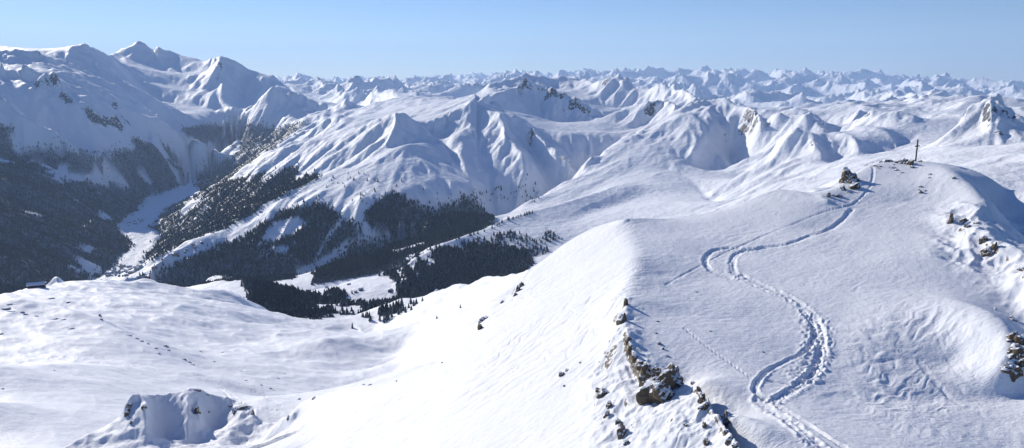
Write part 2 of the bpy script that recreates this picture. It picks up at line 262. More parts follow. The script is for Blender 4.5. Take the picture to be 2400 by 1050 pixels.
# ------------------------------------------------------------------ solve the terrain between the survey lines
def densify(line):
    if line[0] == 'w':
        a = np.array([p[0] for p in line[1]]); z = np.array([p[1] for p in line[1]]); r = np.array([p[2] for p in line[1]])
        q = np.stack([a, z, np.log(r)], 1); img = False
    else:
        q = np.array([(p[0], p[1], math.log(p[2])) for p in line], float); img = True
    out = []
    for i in range(len(q) - 1):
        n = 220 if len(q) < 12 else 120
        t = np.linspace(0, 1, n)[:, None]
        out.append(q[i] * (1 - t) + q[i + 1] * t)
    q = np.concatenate(out)
    if img:
        a, t = ray(q[:, 0], q[:, 1]); r = np.exp(q[:, 2])
        q = np.stack([a, r * t, q[:, 2]], 1)
    return q
hl = [densify(l) for l in H]; sl = [densify(l) for l in S]
def raster(lines, az, lr):
    acc = np.zeros((len(lr), len(az))); cnt = np.zeros_like(acc)
    for q in lines:
        i = np.rint(np.interp(q[:, 2], lr, np.arange(len(lr)))).astype(int)
        j = np.rint((q[:, 0] - az[0]) / (az[1] - az[0])).astype(int)
        ok = (j >= 0) & (j < len(az)) & (q[:, 2] > lr[0]) & (q[:, 2] < lr[-1])
        np.add.at(acc, (i[ok], j[ok]), q[ok, 1]); np.add.at(cnt, (i[ok], j[ok]), 1)
    m = cnt > 0; acc[m] /= cnt[m]
    return acc, m
def resize(z, lr0, az0, lr1, az1):
    i = np.interp(lr1, lr0, np.arange(len(lr0))); j = np.interp(az1, az0, np.arange(len(az0)))
    i0 = np.minimum(i.astype(int), len(lr0) - 2); j0 = np.minimum(j.astype(int), len(az0) - 2)
    fi = (i - i0)[:, None]; fj = (j - j0)[None]
    a = z[i0] * (1 - fi) + z[i0 + 1] * fi
    return a[:, j0] * (1 - fj) + a[:, j0 + 1] * fj
def base_far(lr):
    r = np.exp(lr)
    return np.interp(r, [46, 60, 100, 200, 400, 1000, 2500, 6000, 12000, 80000], [-38, -38, -42, -80, -170, -280, -500, -500, -700, -700])
z = None; plr = paz = None
lvlgrids = []
for (fa, fr, its) in ((16, 4, 900), (8, 2, 300), (4, 1, 160), (2, 1, 50)):
    az = np.linspace(A0, A1, (NA - 1) // fa + 1); lr = LR[::fr]
    z = np.repeat(base_far(lr)[:, None], len(az), 1) if z is None else resize(z, plr, paz, lr, az)
    sv, sm = raster(sl, az, lr); hv, hm = raster(hl, az, lr)
    m = sm | hm; val = np.where(hm, hv, sv)
    z[m] = val[m]
    free = ~m; free[-1] = False
    w = ((az[1] - az[0]) / np.gradient(lr)) ** 2; w = w[:, None]
    ii, jj = np.indices(z.shape); om = 1.85
    reds = free & ((ii + jj) % 2 == 0); blks = free & ((ii + jj) % 2 == 1)
    den = 1.0 / (2 + 2 * w)
    for k in range(its):
        for msk in (reds, blks):
            up = np.vstack([z[1:2], z[:-1]]); dn = np.vstack([z[1:], z[-1:]])
            lf = np.hstack([z[:, 1:2], z[:, :-1]]); rt = np.hstack([z[:, 1:], z[:, -2:-1]])
            zn = (lf + rt + w * (up + dn)) * den
            z = np.where(msk, z + om * (zn - z), z)
    plr, paz = lr, az
log("solved")
def blur1(a, s, ax):
    n = int(3 * s) + 1; k = np.exp(-.5 * (np.arange(-n, n + 1) / s) ** 2); k /= k.sum()
    sh = [(0, 0), (0, 0)]; sh[ax] = (n, n); p = np.pad(a, sh, mode='edge'); out = np.zeros_like(a)
    for i, kv in enumerate(k):
        out += kv * (p[i:i + a.shape[0]] if ax == 0 else p[:, i:i + a.shape[1]])
    return out
def blur(a, sr, sa): return blur1(blur1(a, sr, 0), sa, 1)
hm2 = hm.astype(float)
near = np.clip(blur(hm2, 1.2, 2) * 8, 0, 1)
zs = blur(z, 2.2, 4.5); z = z * near + zs * (1 - near); zs2 = None
zb_soft = blur(z, 7, 14)
Z = resize(z, plr, paz, LR, AZ); ZB = resize(zb_soft, plr, paz, LR, AZ)
del z, zs, zs2
Z = blur(Z, .5, .8)
log("upsampled")
# ------------------------------------------------------------------ noise
def hsh(ix, iy, s):
    h = (ix.astype(np.int64) * 374761393 + iy.astype(np.int64) * 668265263 + s * 974634777) & 0xffffffff
    h = ((h ^ (h >> 13)) * 1274126177) & 0xffffffff
    return h ^ (h >> 16)
def pn(x, y, s=0):
    ix = np.floor(x); iy = np.floor(y); fx = x - ix; fy = y - iy
    u = fx * fx * fx * (fx * (fx * 6 - 15) + 10); v = fy * fy * fy * (fy * (fy * 6 - 15) + 10)
    def g(dx, dy):
        a = hsh(ix + dx, iy + dy, s) * (2 * math.pi / 4294967296.0)
        return np.cos(a) * (fx - dx) + np.sin(a) * (fy - dy)
    n0 = g(0, 0); n1 = g(1, 0); n2 = g(0, 1); n3 = g(1, 1)
    a = n0 + u * (n1 - n0); b = n2 + u * (n3 - n2)
    return (a + v * (b - a)) * 1.5
def ss(a, b, x):
    t = np.clip((x - a) / (b - a), 0, 1); return t * t * (3 - 2 * t)
def fbm(X, Y, lam, n, s, r=None, gain=.5, ridged=False, res=.0042):
    out = 0; amp = 1.0
    for k in range(n):
        v = pn(X / lam, Y / lam, s + k)
        if ridged: v = 1 - 2 * np.abs(v)
        if r is not None: v = v * ss(1.2 * res, 3 * res, lam / r)
        out = out + amp * v; amp *= gain; lam *= .5
    return out
def erosion(X, Y, dx, dy, lam, n, s, r, gain=.5):
    """gully noise: waves that run down the fall line (dx, dy = uphill slope), finer ones branching off coarser ones"""
    out = 0; amp = 1.0; sx = dy.copy(); sy = -dx.copy()
    for k in range(n):
        ll = np.maximum(np.hypot(sx, sy), 1e-6); ux = sx / ll; uy = sy / ll
        px = X / lam; py = Y / lam; ix = np.floor(px); iy = np.floor(py); fx = px - ix; fy = py - iy
        va = 0; dva = 0; wt = 0
        for i in (-1, 0, 1):
            for j in (-1, 0, 1):
                h = hsh(ix + i, iy + j, s + 17 * k)
                qx = fx - i - (h & 0xffff) / 131072.0 - .25; qy = fy - j - ((h >> 16) & 0xffff) / 131072.0 - .25
                w = np.exp(-2.2 * (qx * qx + qy * qy)); mag = (qx * ux + qy * uy) * 2 * math.pi * 1.05
                va = va + w * np.cos(mag); dva = dva - w * np.sin(mag); wt = wt + w
        va = va / wt; dva = dva / wt
        f = ss(.005, .011, lam / r)
        out = out + amp * (1 - 2 * np.sqrt(np.clip((1 - va) * .5, 0, 1)) + .25) * f
        c = 1.1 * ll * .6 * amp * f
        # slope of this octave turns the next one
        nx = dva * ux * c; ny = dva * uy * c
        sx, sy = sx + ny, sy - nx
        amp *= gain; lam *= .52
    return out
def rmf(X, Y, lam, n, s, r, gain=.52):
    """ridged multifractal: sharp crests, calmer valleys"""
    out = 0; amp = 1.0; w = 1.0
    for k in range(n):
        v = 1 - np.minimum(1, 1.55 * np.abs(pn(X / lam, Y / lam, s + k))); v = v * v * w
        out = out + amp * v * ss(.005, .012, lam / r); w = np.clip(v * 2.2, .12, 1); amp *= gain; lam *= .48
        X, Y = X * .8 - Y * .6, X * .6 + Y * .8
    return out
def slope_of(Zt):
    dl = np.gradient(LR)[:, None]; gr = np.gradient(Zt, axis=0) / (R * dl); ga = np.gradient(Zt, AZ[1] - AZ[0], axis=1) / R
    sa = np.sin(AZ)[None]; ca = np.cos(AZ)[None]
    return gr * sa + ga * ca, gr * ca - ga * sa
ROCKS = (
    ([(1208,195),(1225,178),(1240,178),(1290,193),(1340,211),(1385,235),(1440,268),(1445,288),(1390,276),(1340,262),(1290,240),(1250,215),(1225,205)],6000,7300,.95),
    ([(1218,158),(1245,158),(1300,160),(1262,176),(1240,185),(1215,185)],8200,9300,.6),([(1305,150),(1345,150),(1345,172),(1310,166)],8300,9300,.6),
    ([(1395,172),(1440,166),(1465,160),(1500,195),(1470,200),(1440,185),(1400,192)],7500,9000,.6),([(1522,190),(1560,180),(1590,180),(1580,192),(1550,206),(1530,203)],6800,8200,.6),
    ([(1130,190),(1180,175),(1215,172),(1200,200),(1160,210)],6000,9000,.4),
    ([(2250,290),(2260,262),(2300,238),(2318,226),(2350,245),(2382,275),(2375,292),(2345,285),(2355,310),(2362,335),(2345,335),(2330,305),(2310,292),(2306,268),(2280,268),(2262,288)],2300,2900,.95),
    ([(2000,282),(2030,260),(2100,263),(2150,277),(2145,292),(2080,288),(2030,275)],4100,4700,.85),
    ([(1868,268),(1900,268),(1925,288),(1948,306),(1920,302),(1885,290)],4300,4800,.6),([(1800,262),(1820,262),(1840,285),(1815,280)],4500,4900,.4),
    ([(1642,232),(1700,250),(1750,275),(1790,290),(1770,302),(1700,275),(1650,252)],4500,5400,.55),
    ([(1180,258),(1240,285),(1255,305),(1210,288)],5000,5500,.7),([(1255,320),(1345,370),(1345,400),(1300,370)],4600,5100,.4),
    ([(0,180),(75,190),(125,170),(155,215),(200,238),(240,263),(310,285),(320,310),(220,290),(160,255),(120,235),(60,210),(0,205)],7200,8700,.72),
    ([(-60,118),(90,118),(135,140),(190,180),(150,175),(100,160),(60,145),(-60,140)],9000,10500,.55),([(160,108),(210,102),(262,135),(262,165),(230,162),(180,145)],10000,12500,.5),
    ([(285,118),(326,89),(352,110),(345,118)],13000,14500,.55),([(360,108),(385,112),(500,140),(490,150),(400,130)],12500,14500,.4),([(495,140),(530,136),(560,150),(530,160),(526,240),(516,200)],10800,12700,.6),
    ([(240,225),(300,250),(345,275),(335,290),(270,255)],8500,9100,.55),
    ([(1400,362),(1440,330),(1510,300),(1500,322),(1450,348)],4500,5200,.5),([(1440,250),(1560,215),(1585,225),(1540,235),(1470,252)],5500,6200,.45),
    ([(1950,240),(2030,235),(2110,250),(2060,255)],4900,5700,.4))
PX0, PY0 = project(GX, GY, Z)
mid = R[:, 0] > 900
i0 = int(np.argmax(mid)); 
# middle distance and mountains
Xm, Ym, Rm, Zm, Bm = GX[i0:], GY[i0:], R[i0:], Z[i0:], ZB[i0:]
PXm = PX0[i0:]; PYm = PY0[i0:]
gx, gy = slope_of(Z); gx = gx[i0:]; gy = gy[i0:]
gx = blur(gx, 2.5, 8); gy = blur(gy, 2.5, 8); sl_ = np.hypot(gx, gy)
steep = ss(.12, .55, sl_)
far_start = np.interp(PXm[0], [0, 700, 860, 1000, 1500, 2400], [16500, 15500, 12000, 10500, 9200, 7400])[None]
wf = ss(1.0, 1.25, Rm / far_start)
big = ss(3000, 9000, Rm)
e = erosion(Xm, Ym, gx, gy, 240.0, 5, 11, Rm)
log("erosion 1")
fine = fbm(Xm, Ym, 420.0, 6, 31, Rm)
hum = rmf(Xm + 90 * pn(Xm / 400, Ym / 400, 38), Ym, 760.0, 6, 37, Rm, .5)
floorz_ = np.interp(Rm, [3500, 12000], [-1200, -1000])
D = steep * 36.0 * e * (1 - wf) * (.6 + .4 * big) + fine * (5 + 11 * steep) * ss(900, 5200, Rm) * (1 - wf) + (hum - .6) * (16 + 26 * big) * (.35 + .65 * ss(1400, 2000, PXm)) * ss(1100, 4200, Rm) * (1 - wf)
sel = Rm[:, 0] > 5500; k0 = int(np.argmax(sel))
e2 = erosion(Xm[k0:], Ym[k0:], gx[k0:], gy[k0:], 700.0, 4, 51, Rm[k0:])
D[k0:] += ss(5500, 9500, Rm[k0:]) * steep[k0:] * 34.0 * e2 * (1 - wf[k0:])
log("erosion 2")
# valley floor stays flat, open pistes stay smooth: handled with masks
floorz = np.interp(Rm, [3500, 12000], [-1200, -1080]); flat = 1 - ss(0, 90, Bm - floorz)
D *= 1 - .93 * flat * (PXm < 700)
# far ranges
kf = int(np.argmax(Rm[:, 0] > 7600)); Xf, Yf, Rf = Xm[kf:], Ym[kf:], Rm[kf:]
wx = Xf + 900 * pn(Xf / 3500, Yf / 3500, 91); wy = Yf + 900 * pn(Xf / 3500, Yf / 3500, 92)
rg = rmf(wx, wy, 4600.0, 8, 71, Rf, .56) * 1.35 - .35
env = np.interp(Rf, [7600, 12000, 20000, 35000, 55000, 78000], [-420, -440, -330, -80, 150, 250])
am = np.interp(Rf, [7600, 12000, 20000, 35000, 55000, 78000], [210, 260, 330, 400, 450, 460])
lowf = pn(Xf / 14000, Yf / 14000, 95) * am * 1.2
zfar = env + am * (rg - .75) + lowf
tcur = np.where(Rf > 14000, zfar / Rf, -9).max(0); tcur = np.convolve(np.pad(tcur, 60, mode='edge'), np.ones(121) / 121, 'valid')
tgt = np.interp(PXm[0], [600, 800, 950, 1050, 1200, 1450, 1600, 1750, 1900, 2050, 2200, 2350, 2450], [178, 181, 181, 175, 169, 163, 161, 164, 169, 172, 182, 191, 193]); tt_ = (185 - tgt) / F / 1.03
zfar = zfar + Rf * (tt_ - tcur)[None] * ss(8500, 20000, Rf)
log("far")
# side ranges between the named peaks and the far ranges
PXa = np.clip(np.interp(PXm[0], [650, 760, 1080, 1150, 1600, 1660, 2500], [0, 1, 1, .35, .35, 1, 1]), 0, 1)[None]
rq = fbm(Xm + 260 * pn(Xm / 900, Ym / 900, 81), Ym + 260 * pn(Xm / 900, Ym / 900, 82), 1900.0, 7, 85, Rm, .55)
D += (rq - .85) * 150 * PXa * np.where(PXm[0] < 1120, ss(6500, 9000, Rm), ss(4600, 6600, Rm)) * (1 - wf)
big_u = Zm - resize(blur(Zm[::4, ::4], 6, 10), LR[i0:][::4], AZ[::4], LR[i0:], AZ)
D += .8 * np.clip(big_u, -220, 0) * ss(1500, 2600, Rm) * (1 - wf) * np.where((PXm < 700) & (Bm - floorz_ < 120), 0, 1)
Znew = Zm + D
Znew[kf:] = Znew[kf:] * (1 - wf[kf:]) + zfar * wf[kf:]
Z[i0:] = Znew
# craggy ground: jagged relief where rock comes through
CR = np.zeros_like(Z[i0:])
def inside(poly, X, Y):
    c = np.zeros(X.shape, bool); n = len(poly)
    for i in range(n):
        x0, y0 = poly[i]; x1, y1 = poly[i - 1]
        if y0 == y1: continue
        c ^= ((y0 > Y) != (y1 > Y)) & (X < (x1 - x0) * (Y - y0) / (y1 - y0) + x0)
    return c
for poly, r0, r1, v in ROCKS:
    a_, b_ = int(np.searchsorted(Rm[:, 0], r0)), int(np.searchsorted(Rm[:, 0], r1))
    CR[a_:b_][inside(poly, PXm[a_:b_], PYm[a_:b_])] = v
CR = blur(CR, 1.5, 2.5)
crag = fbm(Xm, Ym, 190.0, 6, 501, Rm, .6, True)
Z[i0:] += CR * (crag - .35) * (14 + 16 * big) * (1 - wf)
log("crags")
# near field (under 1100 m)
n1 = int(np.argmax(R[:, 0] > 1300))
Xn, Yn, Rn = GX[:n1], GY[:n1], R[:n1]
nearw = 1 - ss(950, 1250, Rn)
dn = fbm(Xn, Yn, 90.0, 5, 131, Rn, .45) * np.interp(Rn, [150, 250, 500], [0, .8, 3.2])
wav = fbm((Xn * .8 - Yn * .6) / 1.6, (Xn * .6 + Yn * .8), 34.0, 4, 136, Rn, .5, True); dn += wav * np.interp(Rn, [190, 260, 500, 900], [0, .4, 1.0, 1.7])
fgw = 1 - ss(215, 260, Rn)
dn += fgw * (fbm(Xn, Yn, 22.0, 5, 141, Rn, .42) * .38)
# wind-packed snow: sastrugi drawn out along the wind
fd = int(np.argmax(R[:, 0] > 300)); Xq, Yq, Rq = GX[:fd], GY[:fd], R[:fd]
PXn, PYn = project(Xq, Yq, Z[:fd])
wa = math.radians(15); u1 = Xq * math.cos(wa) + Yq * math.sin(wa); v1 = -Xq * math.sin(wa) + Yq * math.cos(wa)
wp = 2.6 * pn(Xq / 11, Yq / 11, 151) + .8 * pn(Xq / 3, Yq / 3, 152)
fq = fgw[:fd]
sas = fbm((u1 + wp) / 3.0, v1 + wp, 1.7, 3, 161, Rq, .5, True, .0032)
sasm = ss(-.2, .5, pn(Xq / 17, Yq / 17, 171))
right_side = ss(0, 60, PXn - np.interp(PYn, [520, 600, 650, 700, 780, 860, 925, 1050], [1480, 1500, 1482, 1468, 1468, 1510, 1640, 1735]))
def fuzzy(poly, px, py, e=25):
    return blur(inside(poly, px, py).astype(float), 6, 14)
rough1 = fuzzy([(2060,720),(2150,690),(2230,720),(2330,790),(2345,880),(2330,960),(2200,990),(2080,930),(2010,850),(1990,780)], PXn, PYn)
rough2 = fuzzy([(2050,860),(2130,850),(2230,940),(2300,1050),(2080,1050),(2010,930)], PXn, PYn)
steps = fbm((u1 + 1.5 * wp) / 1.8, v1 + 1.5 * wp, 2.4, 4, 181, Rq, .6, True, .0028)
sn = np.abs(pn((u1 + wp) / 5.0, (v1 + wp) / 2.4, 191)); steps2 = ss(.0, .10, sn)
dq = sasm * .05 * sas + (rough1 * .13 + rough2 * .10 + .02) * steps * (.3 + .7 * sasm) + (rough1 + .5 * rough2) * .05 * steps2 + .022 * fbm((u1 + wp) / 2.4, v1 + wp, .95, 2, 186, Rq, .5, True, .0026)
# the left face: crust streaks down the fall line, thin slab edges across it
fu = Xq * .985 + Yq * .17; fv = -Xq * .17 + Yq * .985; wl = 2.4 * pn(Xq / 13, Yq / 13, 211) + .7 * pn(Xq / 2.6, Yq / 2.6, 212)
st = fbm((fu + wl) / 4.5, fv + wl, 2.0, 4, 221, Rq, .55, True, .0032); st2 = ss(0, .16, np.abs(pn((fu + 2 * wl) / 9.0, (fv + 2 * wl) / 2.6, 231)))
lm = ss(-.35, .35, pn(Xq / 24, Yq / 24, 241))
dq = dq * right_side + (1 - right_side) * (.10 * st * (.35 + .65 * lm) + .09 * st2 * lm + .03 * fbm((fu + wl) / 3.0, fv + wl, .9, 2, 226, Rq, .5, True, .0026))
knob = fuzzy([(140,1060),(290,925),(460,905),(640,955),(700,985),(690,1100)], PXn, PYn); kr = (Rq > 140) & (Rq < 200)
cl = fuzzy([(1420,700),(1470,690),(1490,830),(1620,890),(1680,930),(1760,1060),(1380,1060),(1370,900),(1430,800)], PXn, PYn)
cr2 = fuzzy([(2210,480),(2290,480),(2330,560),(2390,600),(2480,640),(2480,740),(2400,730),(2320,660),(2200,600)], PXn, PYn); cr2 = np.maximum(cr2, .7 * fuzzy([(2310,440),(2480,480),(2480,640),(2400,620),(2330,530)], PXn, PYn))
cg = fbm(Xq, Yq, 13.0, 5, 251, Rq, .58, True, .0032)
dq = dq + (cg - .3) * (knob * kr * .6 + cl * .75 + cr2 * 1.1)
CLIFF = np.maximum(np.maximum(cl, .8 * cr2), np.maximum(fuzzy([(2340,760),(2480,720),(2480,900),(2350,900)], PXn, PYn), .75 * fuzzy([(280,940),(325,935),(320,1010),(285,1000)], PXn, PYn)))
CLIFF = np.maximum(CLIFF, fuzzy([(1105,735),(1150,730),(1240,650),(1250,670),(1200,715),(1150,790),(1110,800)], PXn, PYn))
dn[:fd] += fq * dq
Z[:n1] += dn * nearw
# ski tracks and footprints: grooves pressed into the snow
def P3(i, j):
    i0_ = np.clip(np.floor(i).astype(int), 0, NR - 2); j0_ = np.clip(np.floor(j).astype(int), 0, NA - 2); fi = i - i0_; fj = j - j0_
    g = (Z[i0_, j0_] * (1 - fi) + Z[i0_ + 1, j0_] * fi) * (1 - fj) + (Z[i0_, j0_ + 1] * (1 - fi) + Z[i0_ + 1, j0_ + 1] * fi) * fj
    r = np.exp(np.interp(i, np.arange(NR), LR)); a = A0 + j * (AZ[1] - AZ[0])
    return r * np.sin(a), r * np.cos(a), g
def pick(px, py, rmin=48.0):                          # the first terrain point met by the line of sight through px, py
    a, t = ray(px, py); a = float(a); t = float(t)
    j = (a - A0) / (AZ[1] - AZ[0]); j0_ = int(j); fj = j - j0_
    col = Z[:, j0_] * (1 - fj) + Z[:, j0_ + 1] * fj
    d = col - R[:, 0] * t
    k0_ = max(1, int(np.searchsorted(R[:, 0], rmin)))
    w = np.nonzero(d[k0_:] > 0)[0]
    if len(w) == 0: return None
    k = k0_ + w[0]
    f = d[k - 1] / (d[k - 1] - d[k]) if d[k - 1] < 0 else 0
    r = R[k - 1, 0] * (1 - f) + R[k, 0] * f
    return np.array([r * math.sin(a), r * math.cos(a), float(col[k - 1] * (1 - f) + col[k] * f)])
def ground(x, y):
    return P3(np.interp(np.log(np.hypot(x, y)), LR, np.arange(NR)), (np.arctan2(x, y) - A0) / (AZ[1] - AZ[0]))[2]
def smooth_line(pts, n=8):
    p = np.array(pts, float); q = np.vstack([2 * p[0] - p[1], p, 2 * p[-1] - p[-2]]); out = []
    for i in range(1, len(q) - 2):
        for t in np.linspace(0, 1, n, endpoint=False):
            a, b, c, d = q[i - 1], q[i], q[i + 1], q[i + 2]
            out.append(.5 * ((2 * b) + (-a + c) * t + (2 * a - 5 * b + 4 * c - d) * t * t + (-a + 3 * b - 3 * c + d) * t ** 3))
    out.append(p[-1]); return np.array(out)
def dist_to(line, X, Y):
    best = np.full(X.shape, 1e9); along = np.zeros(X.shape); acc = 0; side_ = np.zeros(X.shape)
    for (x0, y0), (x1, y1) in zip(line[:-1], line[1:]):
        dx, dy = x1 - x0, y1 - y0; L2 = dx * dx + dy * dy + 1e-9
        t = np.clip(((X - x0) * dx + (Y - y0) * dy) / L2, 0, 1); d = np.hypot(X - x0 - t * dx, Y - y0 - t * dy)
        m = d < best; best[m] = d[m]; along[m] = acc + t[m] * math.sqrt(L2); side_[m] = np.sign((X - x0) * dy - (Y - y0) * dx)[m]; acc += math.sqrt(L2)
    return best, along, side_
def groove(pts, w, depth, rim, chop=0.0, foot=0.0, rmax=300):
    """w half width; a trench with raised rims; chop = broken snow inside; foot = separate footprints"""
    g = [pick(x, y) for x, y in smooth_line(pts)]; g = np.array([q[:2] for q in g if q is not None and math.hypot(q[0], q[1]) < rmax])
    g = g[::2] if len(g) > 60 else g
    ext = 2.6 * w + .4; x0, x1 = g[:, 0].min() - ext, g[:, 0].max() + ext; y0, y1 = g[:, 1].min() - ext, g[:, 1].max() + ext
    r0_, r1_ = max(47, np.hypot(g[:, 0], g[:, 1]).min() - ext), np.hypot(g[:, 0], g[:, 1]).max() + ext
    aa = np.arctan2(g[:, 0], g[:, 1]); ia, ib_ = int(np.searchsorted(R[:, 0], r0_)), int(np.searchsorted(R[:, 0], r1_)) + 1
    da = ext / r0_; ja, jb = max(0, int((aa.min() - da - A0) / (AZ[1] - AZ[0]))), min(NA, int((aa.max() + da - A0) / (AZ[1] - AZ[0])) + 1)
    X, Y = GX[ia:ib_, ja:jb], GY[ia:ib_, ja:jb]
    d, al, sd_ = dist_to(g, X, Y)
    wob = 1 + .25 * pn(X / 2.1, Y / 2.1, 261); dd = d / (w * wob)
    prof = -depth * (1 - ss(.55, 1.0, dd)) + rim * np.exp(-((dd - 1.25) / .28) ** 2) * (.6 + .7 * pn(X / .9, Y / .9, 262))
    prof = prof * np.clip(.72 + .55 * pn(al / 7.0, sd_ * 3 + al / 23.0, 264), .3, 1.15)
    if foot: prof = prof * (.25 + .75 * ss(-.1, .35, np.sin(al * 2 * math.pi / foot + 1.2 * sd_)))
    if chop: prof = prof + chop * (1 - ss(1.2, 1.9, dd)) * (fbm(X, Y, .9, 2, 271, R[ia:ib_], .65, True, .0028) - .2)
    Z[ia:ib_, ja:jb] += prof * .82
TA = [(1996,491),(1973,518),(1943,537),(1905,550),(1848,571),(1790,580),(1752,588),(1726,583),(1692,583),(1665,592),(1653,609),(1660,627),(1680,640),(1712,652)]
TB = [(1790,580),(1740,590),(1722,600),(1716,620),(1722,640),(1740,646),(1762,656),(1798,674),(1836,690),(1867,708),(1893,727),(1910,750),(1922,785),(1928,820),(1918,860),(1890,893),(1850,920),(1820,938)]
TC = [(1980,484),(1940,494),(1905,506),(1848,529),(1790,552),(1745,572),(1700,592),(1657,615),(1600,645),(1560,668)]
TD = [(2042,381),(2047,398),(2045,419),(2036,442),(2018,463),(1998,478),(1980,484)]
TE = [(1605,770),(1650,806),(1695,840),(1730,866),(1768,893)]
TF = [(1880,728),(1900,752),(1908,783),(1888,822),(1836,851),(1795,872),(1775,895),(1770,915),(1785,930),(1813,945),(1867,978),(1924,1016),(1990,1056)]
TG = [(1795,892),(1848,900),(1890,890),(1912,865)]; TH = [(2194,775),(2215,830),(2240,868),(2260,890)]; TI = [(2225,780),(2245,820),(2275,870)]
TJ = [(2156,850),(2190,893),(2220,925),(2250,948)]; TK = [(1780,940),(1850,990),(1900,1030),(1930,1060)]
groove(TA, .62, .34, .07, .05); groove([(x + 3, y + 2) for x, y in TA], .9, .08, .05, .04); groove(TC, .34, .14, .04, .05); groove([(x - 4, y + 3) for x, y in TC[:8]], .22, .07, .03, .03); groove(TB[:6], .7, .36, .08, .10); groove(TB[5:], .65, .22, .09, .10); groove([(x - 10, y + 3) for x, y in TB[5:]], .5, .10, .06, .09)
groove(TF, .42, .30, .14, .05); groove(TG, .4, .25, .12, .05); groove(TK, .7, .2, .16, .14); groove([(1905,750),(1915,800),(1905,850),(1880,880)], 1.3, .10, .08, .15)
groove(TD, .35, .2, .12, .12); groove(TE, .28, .16, .06, .03, .9); groove(TH, .3, .06, .03); groove(TI, .25, .05, .03); groove(TJ, .45, .10, .05)
groove([(1990,470),(1960,478),(1990,480),(2020,474)], .9, .05, .06, .10)
groove([(0,831),(50,836),(110,838),(170,846),(248,853),(335,855),(377,869),(430,882),(476,882),(514,909),(552,940),(594,955),(640,962),(680,962)], .8, .5, .1, rmax=900)
groove([(50,837),(137,836),(200,843),(250,852),(300,856),(330,851),(370,866),(440,877),(470,881),(500,890),(530,915),(560,937)], .6, .4, .1, rmax=900)
groove([(480,880),(520,884),(560,900),(610,925),(660,950)], .6, .4, .1, rmax=900)
log("tracks")
# ------------------------------------------------------------------ meshes
SCN = bpy.context.scene
def tag(o, label=None, cat=None, group=None, kind=None):
    if label: o['label'] = label
    if cat: o['category'] = cat
    if group: o['group'] = group
    if kind: o['kind'] = kind
    return o
def mesh_np(name, V, Fq, mat, smooth=True):
    me = bpy.data.meshes.new(name); n = len(V); k = Fq.shape[1]
    me.vertices.add(n); me.vertices.foreach_set('co', np.ascontiguousarray(V, np.float32).ravel())
    me.loops.add(Fq.size); me.loops.foreach_set('vertex_index', np.ascontiguousarray(Fq, np.int32).ravel())
    me.polygons.add(len(Fq)); me.polygons.foreach_set('loop_start', np.arange(0, Fq.size, k, dtype=np.int32))
    me.polygons.foreach_set('loop_total', np.full(len(Fq), k, np.int32))
    me.polygons.foreach_set('use_smooth', np.full(len(Fq), smooth))
    me.materials.append(mat); me.update(calc_edges=True)
    o = bpy.data.objects.new(name, me); SCN.collection.objects.link(o); return o
ROCK = np.zeros_like(Z); WOOD = np.zeros_like(Z)
def sheet(name, a, b, mat):
    nr = b - a
    Vv = np.stack([np.broadcast_to(GX[a:b], (nr, NA)), np.broadcast_to(GY[a:b], (nr, NA)), Z[a:b]], -1).reshape(-1, 3)
    i, j = np.meshgrid(np.arange(nr - 1), np.arange(NA - 1), indexing='ij'); k = (i * NA + j).ravel()
    o = mesh_np(name, Vv, np.stack([k, k + 1, k + NA + 1, k + NA], 1), mat)
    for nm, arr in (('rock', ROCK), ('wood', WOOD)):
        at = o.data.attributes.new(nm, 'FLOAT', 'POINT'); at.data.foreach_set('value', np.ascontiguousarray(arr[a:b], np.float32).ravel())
    tag(o, kind='structure'); return o
# ------------------------------------------------------------------ where rock and wood stand (areas on the terrain, found from the survey views)
PX, PY = project(GX, GY, Z)
Rb = np.broadcast_to(R, Z.shape)
def area(poly, r0, r1, out, val, jx=0, jy=0, op=np.maximum):
    xs = [p[0] for p in poly]; ys = [p[1] for p in poly]
    a = int(np.searchsorted(R[:, 0], r0)); b = int(np.searchsorted(R[:, 0], r1))
    j0 = max(0, int(((math.atan2(min(xs) - 1200, F * 1.05) - A0) / (AZ[1] - AZ[0])) - 90)); j1 = min(NA, int(((math.atan2(max(xs) - 1200, F * .8) - A0) / (AZ[1] - AZ[0])) + 90))
    s_ = (slice(a, b), slice(j0, j1)); X = PX[s_]; Y = PY[s_]
    X = X + JX[s_] * jx; Y = Y + JY[s_] * jy
    m = inside(poly, X, Y); o = out[s_]
    o[m] = val if op is None else op(o[m], val)
Rn_ = np.maximum(Rb, 900)
JX = fbm(GX / Rn_ * 1000, GY / Rn_ * 1000 + np.log(Rn_) * 900, 45.0, 4, 201) ; JY = fbm(GX / Rn_ * 1000, GY / Rn_ * 1000 + np.log(Rn_) * 900, 40.0, 4, 207)
log("jitter")
ROCK = np.zeros_like(Z); WOOD = np.zeros_like(Z)
for poly, r0, r1, v in ROCKS:
    area(poly, r0, r1, ROCK, v, 5, 4)
gxf, gyf = slope_of(Z); SL = np.hypot(gxf, gyf); del gxf, gyf
ROCK = blur(ROCK, 2.0, 2.5)
rn = fbm(GX, GY, 150.0, 6, 301, Rb, .62) ; rn += .5 * fbm(GX, GY, 620.0, 3, 311, Rb)
gen = ss(.95, 1.7, SL) * .3 * ss(1200, 3000, Rb)
rn = rn + .5 * fbm(GX, GY, 38.0, 4, 321, Rb, .7, True)
ROCK = ss(.40, .86, ROCK * .5 + gen + rn * .36 + .34 * (ss(.35, 1.1, SL) - .5) * (ROCK > .05) + .08) * ((ROCK > .03) | (gen > .1)) * ss(900, 1300, Rb)
nf = CLIFF.shape[0]
rkn = fbm(GX[:nf], GY[:nf], 5.0, 4, 331, R[:nf], .6)
ROCK[:nf] = np.maximum(ROCK[:nf], ss(.35, .8, CLIFF) * ss(.95, 1.5, SL[:nf] + .35 * rkn))
log("rock")
